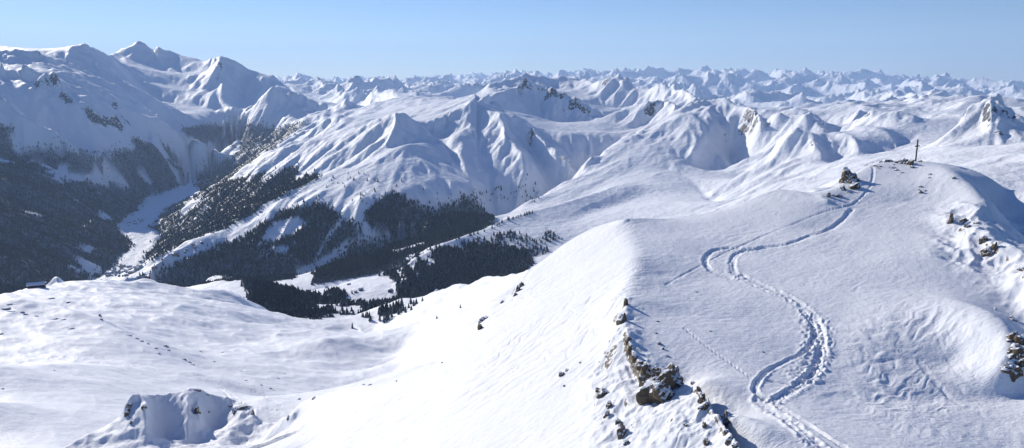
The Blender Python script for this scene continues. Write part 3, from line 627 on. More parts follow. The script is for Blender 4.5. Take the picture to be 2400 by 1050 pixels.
woods = (
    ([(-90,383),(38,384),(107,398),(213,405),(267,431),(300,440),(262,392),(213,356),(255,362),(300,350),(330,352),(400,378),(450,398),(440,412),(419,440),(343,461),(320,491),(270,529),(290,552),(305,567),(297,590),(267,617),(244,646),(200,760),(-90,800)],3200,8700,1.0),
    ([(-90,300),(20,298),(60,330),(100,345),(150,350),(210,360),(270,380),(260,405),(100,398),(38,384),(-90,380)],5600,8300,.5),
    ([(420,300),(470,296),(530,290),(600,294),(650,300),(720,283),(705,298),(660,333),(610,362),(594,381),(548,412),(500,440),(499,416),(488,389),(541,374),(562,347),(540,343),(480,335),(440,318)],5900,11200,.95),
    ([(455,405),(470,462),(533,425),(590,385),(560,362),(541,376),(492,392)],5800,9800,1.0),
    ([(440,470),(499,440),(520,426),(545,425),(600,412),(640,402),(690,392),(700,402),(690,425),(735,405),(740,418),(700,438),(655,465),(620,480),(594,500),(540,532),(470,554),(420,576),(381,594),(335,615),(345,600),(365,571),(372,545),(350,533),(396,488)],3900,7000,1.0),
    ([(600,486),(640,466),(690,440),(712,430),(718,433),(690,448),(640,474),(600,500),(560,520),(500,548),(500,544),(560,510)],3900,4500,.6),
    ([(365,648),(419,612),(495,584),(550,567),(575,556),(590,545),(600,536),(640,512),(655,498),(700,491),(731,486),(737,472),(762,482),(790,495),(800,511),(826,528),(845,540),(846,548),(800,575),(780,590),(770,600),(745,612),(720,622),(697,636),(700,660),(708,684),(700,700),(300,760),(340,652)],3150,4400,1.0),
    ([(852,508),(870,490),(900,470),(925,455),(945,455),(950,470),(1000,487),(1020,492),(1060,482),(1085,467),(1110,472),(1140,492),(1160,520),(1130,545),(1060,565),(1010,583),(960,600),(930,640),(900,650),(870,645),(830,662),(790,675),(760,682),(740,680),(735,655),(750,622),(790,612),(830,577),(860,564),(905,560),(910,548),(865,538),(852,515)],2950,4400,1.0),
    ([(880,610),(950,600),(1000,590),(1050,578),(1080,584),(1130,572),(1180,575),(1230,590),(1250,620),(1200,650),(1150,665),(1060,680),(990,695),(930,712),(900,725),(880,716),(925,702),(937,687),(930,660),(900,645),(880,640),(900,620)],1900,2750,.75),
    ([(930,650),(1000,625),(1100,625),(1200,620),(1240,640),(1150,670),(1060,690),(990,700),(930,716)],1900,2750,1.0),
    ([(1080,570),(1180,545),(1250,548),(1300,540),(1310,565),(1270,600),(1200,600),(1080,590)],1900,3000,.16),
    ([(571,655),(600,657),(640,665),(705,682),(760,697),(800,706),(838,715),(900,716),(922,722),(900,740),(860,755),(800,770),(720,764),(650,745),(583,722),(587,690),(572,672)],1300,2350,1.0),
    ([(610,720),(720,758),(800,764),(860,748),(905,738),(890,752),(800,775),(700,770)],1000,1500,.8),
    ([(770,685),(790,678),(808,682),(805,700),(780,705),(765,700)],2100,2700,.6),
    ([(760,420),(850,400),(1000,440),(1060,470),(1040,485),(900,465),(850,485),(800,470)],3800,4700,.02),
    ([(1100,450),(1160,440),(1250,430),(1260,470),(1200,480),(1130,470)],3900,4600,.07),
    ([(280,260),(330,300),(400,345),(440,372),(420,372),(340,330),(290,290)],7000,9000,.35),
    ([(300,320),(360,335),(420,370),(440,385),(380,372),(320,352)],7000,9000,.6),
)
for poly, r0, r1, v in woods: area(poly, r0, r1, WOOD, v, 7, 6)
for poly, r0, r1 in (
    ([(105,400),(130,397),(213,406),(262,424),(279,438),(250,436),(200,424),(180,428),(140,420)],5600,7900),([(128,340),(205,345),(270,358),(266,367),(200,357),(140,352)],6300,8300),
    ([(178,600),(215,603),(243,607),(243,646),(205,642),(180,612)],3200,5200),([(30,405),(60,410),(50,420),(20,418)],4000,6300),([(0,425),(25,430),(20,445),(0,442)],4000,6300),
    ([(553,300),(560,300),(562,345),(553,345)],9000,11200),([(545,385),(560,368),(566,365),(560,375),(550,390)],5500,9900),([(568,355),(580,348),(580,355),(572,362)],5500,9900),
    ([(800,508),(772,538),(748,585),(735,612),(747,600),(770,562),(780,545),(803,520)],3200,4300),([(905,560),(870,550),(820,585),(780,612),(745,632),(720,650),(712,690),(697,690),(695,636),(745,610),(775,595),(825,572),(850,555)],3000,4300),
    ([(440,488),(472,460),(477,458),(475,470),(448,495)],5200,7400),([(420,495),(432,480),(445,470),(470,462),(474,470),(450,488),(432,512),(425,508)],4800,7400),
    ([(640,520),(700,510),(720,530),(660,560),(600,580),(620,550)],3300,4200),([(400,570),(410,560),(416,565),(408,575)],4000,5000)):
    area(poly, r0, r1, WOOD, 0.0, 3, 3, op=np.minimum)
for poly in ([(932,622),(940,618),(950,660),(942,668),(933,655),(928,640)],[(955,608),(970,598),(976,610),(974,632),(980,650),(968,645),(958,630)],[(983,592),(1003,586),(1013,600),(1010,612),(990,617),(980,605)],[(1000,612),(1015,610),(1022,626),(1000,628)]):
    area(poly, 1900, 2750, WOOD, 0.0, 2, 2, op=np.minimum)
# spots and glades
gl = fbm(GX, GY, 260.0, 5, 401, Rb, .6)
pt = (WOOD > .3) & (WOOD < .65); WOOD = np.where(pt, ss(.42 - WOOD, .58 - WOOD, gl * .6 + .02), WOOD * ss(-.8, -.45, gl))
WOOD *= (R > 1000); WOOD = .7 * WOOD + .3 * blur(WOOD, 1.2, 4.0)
log("woods")
# ------------------------------------------------------------------ trees
def sample_wood(n_target, spacing):
    cell = (AZ[1] - AZ[0]) * R * np.gradient(LR)[:, None] * R        # ground area of each grid cell
    p = WOOD * cell / spacing(Rb) ** 2
    p[Rb > 11500] = 0
    cnt = rng.poisson(p)
    ii, jj = np.nonzero(cnt[:-1, :-1]); rep = cnt[ii, jj]
    ii = np.repeat(ii, rep); jj = np.repeat(jj, rep)
    return ii + rng.rand(len(ii)), jj + rng.rand(len(jj))
# only where the line of sight or a neighbour a little to the side could see: drop what lies deep behind a nearer crest
TT = Z / R; mx = np.maximum.accumulate(TT, axis=0); hid = (mx - TT) > .035
Wsave = WOOD.copy(); WOOD = WOOD * ~hid
ti, tj = sample_wood(0, lambda r: np.clip(r / 520.0, 5.5, 16.0))
WOOD = Wsave
tx, ty, tz = P3(ti, tj); tr = np.hypot(tx, ty)
log("trees %d" % len(tx))
# ------------------------------------------------------------------ materials
def mat(name):
    m = bpy.data.materials.new(name); m.use_nodes = True
    return m, m.node_tree, m.node_tree.nodes['Principled BSDF']
def N(nt, t, **k):
    n = nt.nodes.new(t)
    for a, v in k.items(): setattr(n, a, v)
    return n
def noise_node(nt, vec, scale, detail=6, rough=.6, dist=0):
    n = N(nt, 'ShaderNodeTexNoise'); n.inputs['Scale'].default_value = scale; n.inputs['Detail'].default_value = detail; n.inputs['Roughness'].default_value = rough; n.inputs['Distortion'].default_value = dist
    nt.links.new(vec, n.inputs['Vector']); return n
def ramp(nt, fac, a, b, ca=(0, 0, 0, 1), cb=(1, 1, 1, 1)):
    n = N(nt, 'ShaderNodeValToRGB'); n.color_ramp.elements[0].position = a; n.color_ramp.elements[1].position = b
    n.color_ramp.elements[0].color = ca; n.color_ramp.elements[1].color = cb; nt.links.new(fac, n.inputs['Fac']); return n
def mixc(nt, f, a, b):
    n = N(nt, 'ShaderNodeMix', data_type='RGBA')
    if f is not None: nt.links.new(f, n.inputs[0])
    for s, v in ((6, a), (7, b)):
        if isinstance(v, tuple): n.inputs[s].default_value = v
        else: nt.links.new(v, n.inputs[s])
    return n.outputs[2]
SNOW = (.85, .862, .888, 1)
def terrain_mat(name, rs, bump_scale, bump_d, bump_s, fine=None, rc2=((.03, .032, .038, 1), (.13, .13, .14, 1))):
    m, nt, b = mat(name); L = nt.links
    geo = N(nt, 'ShaderNodeNewGeometry'); P = geo.outputs['Position']
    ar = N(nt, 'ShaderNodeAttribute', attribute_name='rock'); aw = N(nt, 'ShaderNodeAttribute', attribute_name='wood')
    n1 = noise_node(nt, P, rs, 8, .7, .3)
    rc = ramp(nt, n1.outputs['Fac'], .3, .7, *rc2)
    n2 = noise_node(nt, P, rs * 2.6, 8, .72)
    snowvar = ramp(nt, n2.outputs['Fac'], .3, .7, (SNOW[0] * .97, SNOW[1] * .975, SNOW[2] * .985, 1), SNOW)
    # patchy edge of the rock areas
    ma = N(nt, 'ShaderNodeMath', operation='MULTIPLY_ADD'); L.new(ar.outputs['Fac'], ma.inputs[0]); ma.inputs[1].default_value = .62; mm = N(nt, 'ShaderNodeMath', operation='MULTIPLY_ADD'); L.new(n2.outputs['Fac'], mm.inputs[0]); mm.inputs[1].default_value = 1.9; mm.inputs[2].default_value = -.95
    L.new(mm.outputs[0], ma.inputs[2]); rf = ramp(nt, ma.outputs[0], .42, .56)
    mq = N(nt, 'ShaderNodeMath', operation='MULTIPLY'); L.new(rf.outputs[0], mq.inputs[0]); gq = ramp(nt, ar.outputs['Fac'], .02, .12); L.new(gq.outputs[0], mq.inputs[1])
    c = mixc(nt, mq.outputs[0], snowvar.outputs[0], rc.outputs[0])
    n3 = noise_node(nt, P, rs * 3.5, 4, .8); wv = ramp(nt, n3.outputs['Fac'], .35, .68, (.025, .035, .045, 1), (.26, .29, .34, 1))  # dark understory colour, with the trees' shade on the snow painted in
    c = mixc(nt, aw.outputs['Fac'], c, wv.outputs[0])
    L.new(c, b.inputs['Base Color']); b.inputs['Roughness'].default_value = .62; b.inputs['Specular IOR Level'].default_value = .25
    bn = noise_node(nt, P, bump_scale, 8, .6); bp = N(nt, 'ShaderNodeBump'); bp.inputs['Strength'].default_value = bump_s; bp.inputs['Distance'].default_value = bump_d
    L.new(bn.outputs['Fac'], bp.inputs['Height']); out = bp
    if fine:
        # wind ripples
        mp = N(nt, 'ShaderNodeMapping'); mp.inputs['Rotation'].default_value = (0, 0, fine[0]); mp.inputs['Scale'].default_value = (1, fine[1], 1); L.new(P, mp.inputs['Vector'])
        rn_ = noise_node(nt, mp.outputs[0], fine[2], 4, .55, 1.2); b2 = N(nt, 'ShaderNodeBump'); b2.inputs['Strength'].default_value = fine[3]; b2.inputs['Distance'].default_value = fine[4]
        L.new(rn_.outputs['Fac'], b2.inputs['Height']); L.new(bp.outputs[0], b2.inputs['Normal']); out = b2
    L.new(out.outputs[0], b.inputs['Normal'])
    return m
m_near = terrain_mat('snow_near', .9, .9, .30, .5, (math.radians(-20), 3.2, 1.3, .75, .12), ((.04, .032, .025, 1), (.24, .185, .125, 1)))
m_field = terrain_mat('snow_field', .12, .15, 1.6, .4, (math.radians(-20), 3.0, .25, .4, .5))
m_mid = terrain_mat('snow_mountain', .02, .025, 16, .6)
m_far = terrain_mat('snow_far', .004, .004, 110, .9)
def tree_mat():
    m, nt, b = mat('spruce_foliage'); L = nt.links
    geo = N(nt, 'ShaderNodeNewGeometry'); n = noise_node(nt, geo.outputs['Position'], .35, 4, .7)
    f = ramp(nt, n.outputs['Fac'], .35, .7, (.016, .025, .030, 1), (.045, .060, .066, 1))
    sx = N(nt, 'ShaderNodeSeparateXYZ'); L.new(geo.outputs['Normal'], sx.inputs[0])
    a = N(nt, 'ShaderNodeMath', operation='MULTIPLY'); L.new(sx.outputs[2], a.inputs[0]); n2 = noise_node(nt, geo.outputs['Position'], .8, 3, .6); L.new(n2.outputs['Fac'], a.inputs[1])
    sn = ramp(nt, a.outputs[0], .17, .42)
    c = mixc(nt, sn.outputs[0], f.outputs[0], (.17, .20, .25, 1)); L.new(c, b.inputs['Base Color']); b.inputs['Roughness'].default_value = .9; b.inputs['Specular IOR Level'].default_value = .1
    return m
m_tree = tree_mat()
m_bark, _n, _b = mat('bark'); _b.inputs['Base Color'].default_value = (.05, .035, .028, 1); _b.inputs['Roughness'].default_value = .95
def haze_box():
    V_ = []; x0, x1, y0, y1, z0, z1 = -90000, 90000, -3000, 84000, float(Z.min()) - 1, 3300
    for x in (x0, x1):
        for y in (y0, y1):
            for z_ in (z0, z1): V_.append((x, y, z_))
    Fq = np.array([(0, 1, 3, 2), (4, 6, 7, 5), (0, 4, 5, 1), (2, 3, 7, 6), (0, 2, 6, 4), (1, 5, 7, 3)])
    m = bpy.data.materials.new('haze'); m.use_nodes = True; nt = m.node_tree; nt.nodes.clear()
    o = nt.nodes.new('ShaderNodeOutputMaterial'); v = nt.nodes.new('ShaderNodeVolumePrincipled'); v.inputs['Density'].default_value = HAZE; v.inputs['Color'].default_value = (.52, .72, 1, 1)
    v.inputs['Anisotropy'].default_value = .15; nt.links.new(v.outputs[0], o.inputs['Volume'])
    h = mesh_np('haze', np.array(V_, float), Fq, m, False); tag(h, kind='stuff', label='thin blue winter haze over the far mountains', cat='haze')
HAZE = 1.8e-5
ib = [0] + [int(np.argmax(R[:, 0] > v)) for v in (215, 1150, 15000)] + [NR]
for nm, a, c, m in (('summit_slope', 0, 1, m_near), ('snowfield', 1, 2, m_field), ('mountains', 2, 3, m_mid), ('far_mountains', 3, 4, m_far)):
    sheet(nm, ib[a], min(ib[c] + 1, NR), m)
log("terrain meshes")
# ------------------------------------------------------------------ spruces
def spruce_mesh(seed, tiers, sides, h=1.0, w=.30):
    r = np.random.RandomState(seed); V_ = []; Fq = []
    for k in range(tiers):
        z0 = h * (.06 + .88 * k / tiers); z1 = min(h, z0 + h * (.34 - .12 * k / tiers) * 1.6 / max(1, tiers / 3.2)); rad = w * (1 - k / tiers) ** .85 + .03
        if k == tiers - 1: z1 = h
        c = len(V_); V_.append((0, 0, z1))
        n = sides; off = r.rand() * 6.28
        for i in range(n):
            rr_ = rad * (.72 + .5 * r.rand()) * (1.0 if i % 2 == 0 else .78); a = off + 2 * math.pi * i / n
            V_.append((rr_ * math.cos(a), rr_ * math.sin(a), z0 - h * .02 * r.rand() + (.0 if i % 2 == 0 else h * .03)))
        for i in range(n): Fq.append((c, c + 1 + i, c + 1 + (i + 1) % n))
    return np.array(V_), np.array(Fq)
def make_forest(name, xs, ys, zs_, hts, var, label):
    VV = []; FF = []; off = 0
    kinds = [spruce_mesh(s, *var) for s in range(5)]
    which = rng.randint(0, 5, len(xs))
    for k, (v0, f0) in enumerate(kinds):
        s = which == k; n = int(s.sum())
        if not n: continue
        a = rng.rand(n) * 6.28; ca = np.cos(a)[:, None]; sa = np.sin(a)[:, None]; hh = hts[s][:, None]; ww = hh * (.8 + .5 * rng.rand(n)[:, None])
        X_ = (v0[None, :, 0] * ca - v0[None, :, 1] * sa) * ww + xs[s][:, None]; Y_ = (v0[None, :, 0] * sa + v0[None, :, 1] * ca) * ww + ys[s][:, None]
        Z_ = v0[None, :, 2] * hh + zs_[s][:, None] - .3
        VV.append(np.stack([X_, Y_, Z_], -1).reshape(-1, 3)); FF.append((f0[None] + (np.arange(n) * len(v0))[:, None, None] + off).reshape(-1, 3)); off += n * len(v0)
    o = mesh_np(name, np.concatenate(VV), np.concatenate(FF), m_tree, False)
    tag(o, label, 'forest', kind='stuff'); return o
# how large each tree shows: the 300 that show largest are things of their own
tpx, tpy = project(tx, ty, tz)
th = (7.5 + 12 * rng.rand(len(tx)) ** 1.2) * np.where(tr < 1600, .62, 1.0) * np.where(tr > 3000, 1.15, 1)
hidden_t = (np.maximum.accumulate(TT, axis=0)[np.minimum(ti.astype(int), NR - 1), tj.astype(int)] - tz / tr) * tr > th * .6
inview = (tpx > 0) & (tpx < 2400) & (tpy > 0) & (tpy < 1050) & ~hidden_t
size = np.where(inview, th / tr, 0); order = np.argsort(-size)
nh = 185
heroes = order[:nh]; rest = order[nh:]
nr_ = rest[tr[rest] < 3000]; fr_ = rest[tr[rest] >= 3000]
make_forest('forest', tx[nr_], ty[nr_], tz[nr_], th[nr_], (4, 7), 'dense dark spruce wood on the slopes of the near gorge')
make_forest('forest', tx[fr_], ty[fr_], tz[fr_], th[fr_], (2, 5), 'dark spruce forest covering both sides of the far main valley')
log("forest")
haze_box()
# ------------------------------------------------------------------ rocks
import bmesh
from mathutils import Vector, noise as mn
def link(name, me, parent=None, loc=(0, 0, 0), rz=0):
    o = bpy.data.objects.new(name, me); SCN.collection.objects.link(o)
    if parent: o.parent = parent
    o.location = loc; o.rotation_euler = (0, 0, rz); return o
def rock_mat():
    m, nt, b = mat('rock_and_snow'); L = nt.links
    geo = N(nt, 'ShaderNodeNewGeometry'); P = geo.outputs['Position']
    n = noise_node(nt, P, 1.6, 8, .7, .6); c1 = ramp(nt, n.outputs['Fac'], .32, .7, (.045, .036, .028, 1), (.27, .21, .15, 1))
    mp = N(nt, 'ShaderNodeMapping'); mp.inputs['Rotation'].default_value = (.5, .3, 0); mp.inputs['Scale'].default_value = (1, 1, 5); L.new(P, mp.inputs['Vector'])
    n2 = noise_node(nt, mp.outputs[0], .9, 6, .7); c2 = mixc(nt, ramp(nt, n2.outputs['Fac'], .4, .62).outputs[0], c1.outputs[0], (.10, .085, .07, 1))
    sx = N(nt, 'ShaderNodeSeparateXYZ'); L.new(geo.outputs['Normal'], sx.inputs[0])
    n3 = noise_node(nt, P, .9, 4, .6); a = N(nt, 'ShaderNodeMath', operation='MULTIPLY_ADD'); L.new(n3.outputs['Fac'], a.inputs[0]); a.inputs[1].default_value = .8; L.new(sx.outputs[2], a.inputs[2])
    sn = ramp(nt, a.outputs[0], .80, .92); c = mixc(nt, sn.outputs[0], c2, SNOW); L.new(c, b.inputs['Base Color']); b.inputs['Roughness'].default_value = .9; b.inputs['Specular IOR Level'].default_value = .15
    bn = noise_node(nt, P, 3.0, 8, .7); bp = N(nt, 'ShaderNodeBump'); bp.inputs['Strength'].default_value = .6; bp.inputs['Distance'].default_value = .12; L.new(bn.outputs['Fac'], bp.inputs['Height']); L.new(bp.outputs[0], b.inputs['Normal'])
    return m
m_rock = rock_mat()
def rock_mesh(seed, w, d, h, sub):
    bm = bmesh.new(); bmesh.ops.create_icosphere(bm, subdivisions=sub, radius=1)
    rs = random_ = np.random.RandomState(seed); off = Vector(rs.rand(3) * 50)
    for v in bm.verts:
        c = v.co.copy()
        f = 1 + .42 * mn.noise(c * 1.1 + off) 
        cell = mn.voronoi(c * 1.5 + off)[0]; f += .42 * (cell[1] - cell[0]) - .16
        f += .13 * (1 - 2 * abs(mn.noise(c * 2.6 + off))) + (.03 if sub < 4 else .09) * mn.noise(c * 7 + off)
        c = c * f; c.x += .25 * c.z * (rs.rand() * 0 + ((seed % 5) - 2) / 2.0)
        v.co = Vector((c.x * w / 2, c.y * d / 2, c.z * h / 2))
    me = bpy.data.meshes.new('rock'); bm.to_mesh(me); bm.free(); me.materials.append(m_rock); return me
rk = 0
def rock(px, py, w, h, label, group=None, rmin=48, sub=None, deep=.75, sc=1.0):
    """w, h: size in the survey view; the stone is set into the snow where the line of sight meets it"""
    global rk
    p = pick(px, py, rmin); w *= sc; h *= sc
    if p is None: return None
    rk += 1; r = math.hypot(p[0], p[1]); W = max(w * r / F, .3) * 1.12; Hh = max(h * r / F, .3) * 1.2
    me = rock_mesh(rk, W, min(W, Hh) * deep + .3 * max(W, Hh) * .4, Hh, sub or (3 if W > .6 else 2))
    e_ = max(.5, W * .5); g0 = float(ground(p[0], p[1])); nx = (g0 - float(ground(p[0] + e_, p[1]))) / e_; ny = (g0 - float(ground(p[0], p[1] + e_))) / e_
    nn_ = Vector((nx, ny, 1)).normalized() * (min(W, Hh) * (.20 if w > 8 else .1))
    o = link('rock', me, None, (p[0] - nn_.x, p[1] - nn_.y, p[2] - nn_.z), -math.atan2(p[0], p[1]) + (rk % 7 - 3) * .12)
    tag(o, label, 'rock', group); return o
def rocks(lst, label, group, **k):
    for q in lst: rock(*q, label, group, **k)
rock(1988,424,32,46,'tall jagged brown crag with snow between its teeth left of the summit',sub=5)
rock(1974,444,14,22,'narrow brown rock pillar at the left foot of the tall summit crag')
rock(2003,440,24,26,'dark blocky rock at the right foot of the tall summit crag')
rock(2011,432,14,14,'small dark rock tucked behind the right foot of the tall summit crag')
rock(1962,459,26,11,'low greenish brown slab just above the crossing of ski tracks'); rock(1989,451,9,9,'little brown stone between the low slab and the summit footpath'); rock(1943,461,9,18,'thin upright triangular rock blade on the saddle left of the summit')
rock(2111,381,20,20,'round snow-capped brown boulder just left of the summit cross',sub=4); rock(2131,385,13,19,'upright brown boulder directly below the summit cross'); rock(2139,393,9,11,'dark shaded rock at the lower right of the boulder below the cross')
rocks([(2065,380,9,7),(2079,379,15,12),(2087,378,9,9)],'small dark rock in the row along the snowy summit crest','rocks in a row on the summit crest')
rocks([(2053,389,20,7),(2061,395,12,5),(2030,388,9,6)],'flat dark stone beside the top of the footpath','flat stones by the footpath top')
rocks([(2092,393,13,8),(2101,399,9,7),(2114,405,6,4),(2095,386,4,4)],'small brown rock on the bright snow under the summit boulders','rocks under the summit boulders')
rocks([(2180,409,9,8),(2179,417,5,4),(2156,438,7,6),(2157,452,7,9),(2154,445,4,4),(2236,418,7,8),(2168,447,5,5)],'tiny dark rock on the white slope below the summit','rocks dotted on the slope below the summit')
rock(2227,522,8,34,'long thin dark fin of rock in the snow hollow on the right'); rock(2256,520,14,22,'dark rock under a snow cap right of the long thin fin'); rock(2269,530,13,13,'small dark rock hanging below the snow cap right of the thin fin')
rock(2290,523,12,8,'small snow-topped rock right of the hanging dark rock'); rock(2304,566,14,24,'upper brown rock on the steep right shoulder'); rock(2312,594,18,24,'lower brown rock on the steep right shoulder',sub=4); rock(2326,588,15,30,'slanting dark rock beside the two brown rocks on the right shoulder')
rock(2396,631,16,11,'black rock on the right edge of the view, at the end of the shoulder')
rock(2374,749,13,17,'black rock perched on the end of the curled snow lip'); rock(2332,724,6,6,'tiny black stone set in the white snow lip')
rock(2384,800,30,44,'upper dark cliff block below the snow lip at the right edge',sub=4); rock(2390,838,44,50,'broad dark cliff block below the snow lip at the right edge',sub=4); rock(2374,868,34,34,'lowest dark cliff block below the snow lip at the right edge',sub=4)
# cliffs of the arete
rock(1467,714,11,30,'slim brown rock highest in the cliff band of the arete'); rock(1453,757,19,38,'dark rock tooth standing left of the upper arete'); rock(1464,750,9,34,'thin dark rock rib beside the tooth on the upper arete')
rock(1546,922,88,140,'biggest brown cliff face, bare rock under the arete',sub=5,deep=.8); rock(1515,893,36,66,'dark rock pillar on the left shoulder of the biggest cliff face',sub=4); rock(1548,880,28,44,'dark notched rock above the middle of the biggest cliff face',sub=4)
rock(1582,908,42,48,'dark snow-streaked rock on the right shoulder of the biggest cliff face',sub=4)
rocks([(1473,796,13,20),(1480,816,14,22),(1488,838,16,26),(1500,858,18,26)],'dark broken rock in the band under the crest of the arete','rocks in the band under the arete crest')
rocks([(1410,928,26,38),(1426,952,15,28),(1421,975,13,24),(1400,915,12,18)],'dark rock in the outcrop left of the biggest cliff face','rocks of the outcrop left of the big cliff')
rocks([(1455,1020,22,56),(1448,990,14,26),(1466,1040,16,22)],'dark rock in the lowest outcrop at the bottom edge left of the arete','rocks of the lowest outcrop')
rocks([(1605,997,9,14),(1650,1000,10,24),(1655,1040,16,30),(1648,936,16,30),(1656,952,18,24),(1640,957,12,20),(1690,978,15,15),(1683,970,9,9),(1703,1012,11,11),(1712,1030,17,20),(1727,1044,16,14),(1625,898,15,9),(1640,912,9,14)],'dark snow-capped rock on the lower end of the arete','rocks on the lower arete')
rocks([(1545,806,12,14),(1537,781,8,6),(1553,818,7,10),(1565,836,9,10),(1541,753,7,5),(1506,723,4,4),(1577,856,8,6)],'tiny dark stone casting a streak on the slope right of the arete','stones right of the arete')
rocks([(1664,776,10,5),(1790,826,4,3),(1632,684,9,6)],'small dark stone on the wide slope left of the winding ski tracks','stones on the wide slope')
rocks([(1130,752,22,22),(1124,771,13,26),(1140,745,14,12)],'dark snow-covered rock in the outcrop on the left edge of the bright face','rocks of the outcrop on the left edge of the face')
rocks([(1213,682,11,28),(1221,672,13,24),(1207,692,9,14),(1177,709,8,12)],'grey snow-dusted rock high on the left edge of the bright face','rocks high on the left edge of the face')
rocks([(1314,880,11,20),(1329,868,10,10),(1322,905,7,8),(1360,850,6,6)],'small dark rock in the middle of the bright face','rocks in the bright face')
rocks([(852,902,10,6),(866,903,9,10),(1036,850,5,5),(930,893,6,4)],'small dark stone on the low snow rim below the dunes','stones on the low rim')
# the craggy knoll at the bottom left
rock(340,955,10,14,'small dark rock in the shaded front of the bottom left knoll, left of its middle'); rock(463,966,13,24,'dark rock wedge in the shaded front of the bottom left knoll, at its middle'); rock(565,956,34,15,'broad brown rock under a snow cap on the right top of the knoll',sub=4)
rock(460,914,18,8,'flat dark rock on the topmost point of the bottom left knoll'); rock(484,924,11,6,'small flat rock right of the topmost point of the knoll'); rock(592,971,8,18,'thin dark rock below the right end of the knoll')
rocks([(303,950,14,13),(297,972,11,24),(309,990,10,9),(306,976,9,10)],'dark rock on the left flank of the bottom left knoll','rocks on the left flank of the knoll')
rocks([(675,981,8,14),(701,936,10,8),(735,934,9,10),(540,953,6,10),(490,966,4,7)],'small dark rock on the rim right of the bottom left knoll','rocks on the rim right of the knoll')
FD = dict(rmin=230, sc=.8)
rocks([(14,724,32,8),(25,730,18,6),(50,732,12,5),(60,737,9,4),(22,713,14,4),(128,748,18,6),(146,750,14,5),(84,741,12,4)],'dark rock showing through the windblown crest at the left edge','rocks on the crest at the left edge',**FD)
rocks([(235,741,7,12),(238,750,5,9),(118,700,16,6),(165,771,16,4),(160,709,10,5)],'dark rock on the hillside below the lone hut','rocks on the hillside below the hut',**FD)
rocks([(302,787,14,5),(320,793,9,4),(331,800,10,5),(346,806,8,4),(365,817,10,5),(372,829,9,5),(388,812,14,8),(394,821,10,4),(430,842,15,8),(442,849,14,7),(451,855,11,5)],'dark rock in the string of rocks down the snowy spur','string of rocks down the snowy spur',**FD)
rocks([(564,870,9,3),(576,892,11,5),(612,903,9,5),(632,911,14,4),(642,915,8,3),(667,876,6,3),(650,887,12,3),(3,783,9,4),(5,912,7,3),(127,868,4,3),(500,848,10,3),(470,824,8,3),(520,826,8,3)],'small dark stone scattered in the snow of the wide hollow','stones scattered in the wide hollow',**FD)
log("rocks %d" % rk)
# ------------------------------------------------------------------ summit cross
m_wood, nt_, b_ = mat('weathered_wood'); nn = noise_node(nt_, N(nt_, 'ShaderNodeNewGeometry').outputs['Position'], 8, 5, .6); nt_.links.new(ramp(nt_, nn.outputs['Fac'], .3, .7, (.015, .012, .011, 1), (.05, .04, .034, 1)).outputs[0], b_.inputs['Base Color']); b_.inputs['Roughness'].default_value = .85
m_wire, nt_, b_ = mat('steel_wire'); b_.inputs['Base Color'].default_value = (.25, .25, .27, 1); b_.inputs['Metallic'].default_value = .8; b_.inputs['Roughness'].default_value = .5
def beam(name, p0, p1, w, d, m, parent=None, taper=1.0, bevel=.02):
    p0 = Vector(p0); p1 = Vector(p1); ax = (p1 - p0); ln = ax.length; q = ax.to_track_quat('Z', 'Y')
    bm = bmesh.new(); bmesh.ops.create_cube(bm, size=1)
    for v in bm.verts:
        t = taper if v.co.z > 0 else 1
        v.co = Vector((v.co.x * w * t, v.co.y * d * t, (v.co.z + .5) * ln))
    if bevel: bmesh.ops.bevel(bm, geom=bm.edges[:], offset=bevel, segments=1, affect='EDGES')
    for v in bm.verts: v.co = q @ v.co + p0
    me = bpy.data.meshes.new(name); bm.to_mesh(me); bm.free(); me.materials.append(m); return link(name, me, parent)
cp = None; py_ = 371.0
while cp is None or math.hypot(cp[0], cp[1]) > 230: cp = pick(2146, py_); py_ += .5
print('cross py', py_); cr_ = math.hypot(cp[0], cp[1]); log("cross at %.0f m" % cr_)
cross = link('summit_cross', None, None, tuple(cp)); tag(cross, 'dark weathered wooden cross seen almost edge-on, standing on the snowy summit', 'cross')
ch = (py_ - 334) * cr_ / F
u = Vector((cp[0], cp[1], 0)).normalized(); rt = Vector((u.y, -u.x, 0)); ca_ = (rt * .42 + u * .91).normalized()
beam('post', (0, 0, -.4), (0, 0, ch), .25, .25, m_wood, cross, .9)
arm = ch * .70; beam('crossbeam', tuple(-ca_ * .9 + Vector((0, 0, arm))), tuple(ca_ * .9 + Vector((0, 0, arm + .02))), .23, .23, m_wood, cross)
beam('footing', (-.32, -.3, -.25), (-.32, .32, .12), .3, .3, m_wood, cross); 
for k_, vv in enumerate((rt * 1.0 + u * .3, rt * 1.9 - u * .6, -rt * .9 + u * 1.4)):
    e_ = vv * 1.25; gz = float(ground(cp[0] + e_.x, cp[1] + e_.y)) - cp[2]
    beam('guy_wire', (0, 0, ch * .62), (e_.x, e_.y, gz), .022, .022, m_wire, cross, 1, 0)
wp_ = pick(2153, py_ + .5); bq = beam('timber', (0, 0, 0), (0, .9, .12), .3, .22, m_wood); bq.location = tuple(wp_); bq.rotation_euler = (0, 0, -1.3); tag(bq, 'short dark timber lying in the snow at the foot of the summit cross', 'timber')
mp_ = pick(547, 941); q_ = link('marker_post', None, None, tuple(mp_)); tag(q_, 'short dark marker post on the right top of the bottom left knoll', 'post')
beam('pole', (0, 0, -.2), (0, 0, .72), .09, .09, m_wood, q_, .9, .01); beam('cap', (0, 0, .70), (0, 0, .80), .14, .14, m_wood, q_, .8, .01)
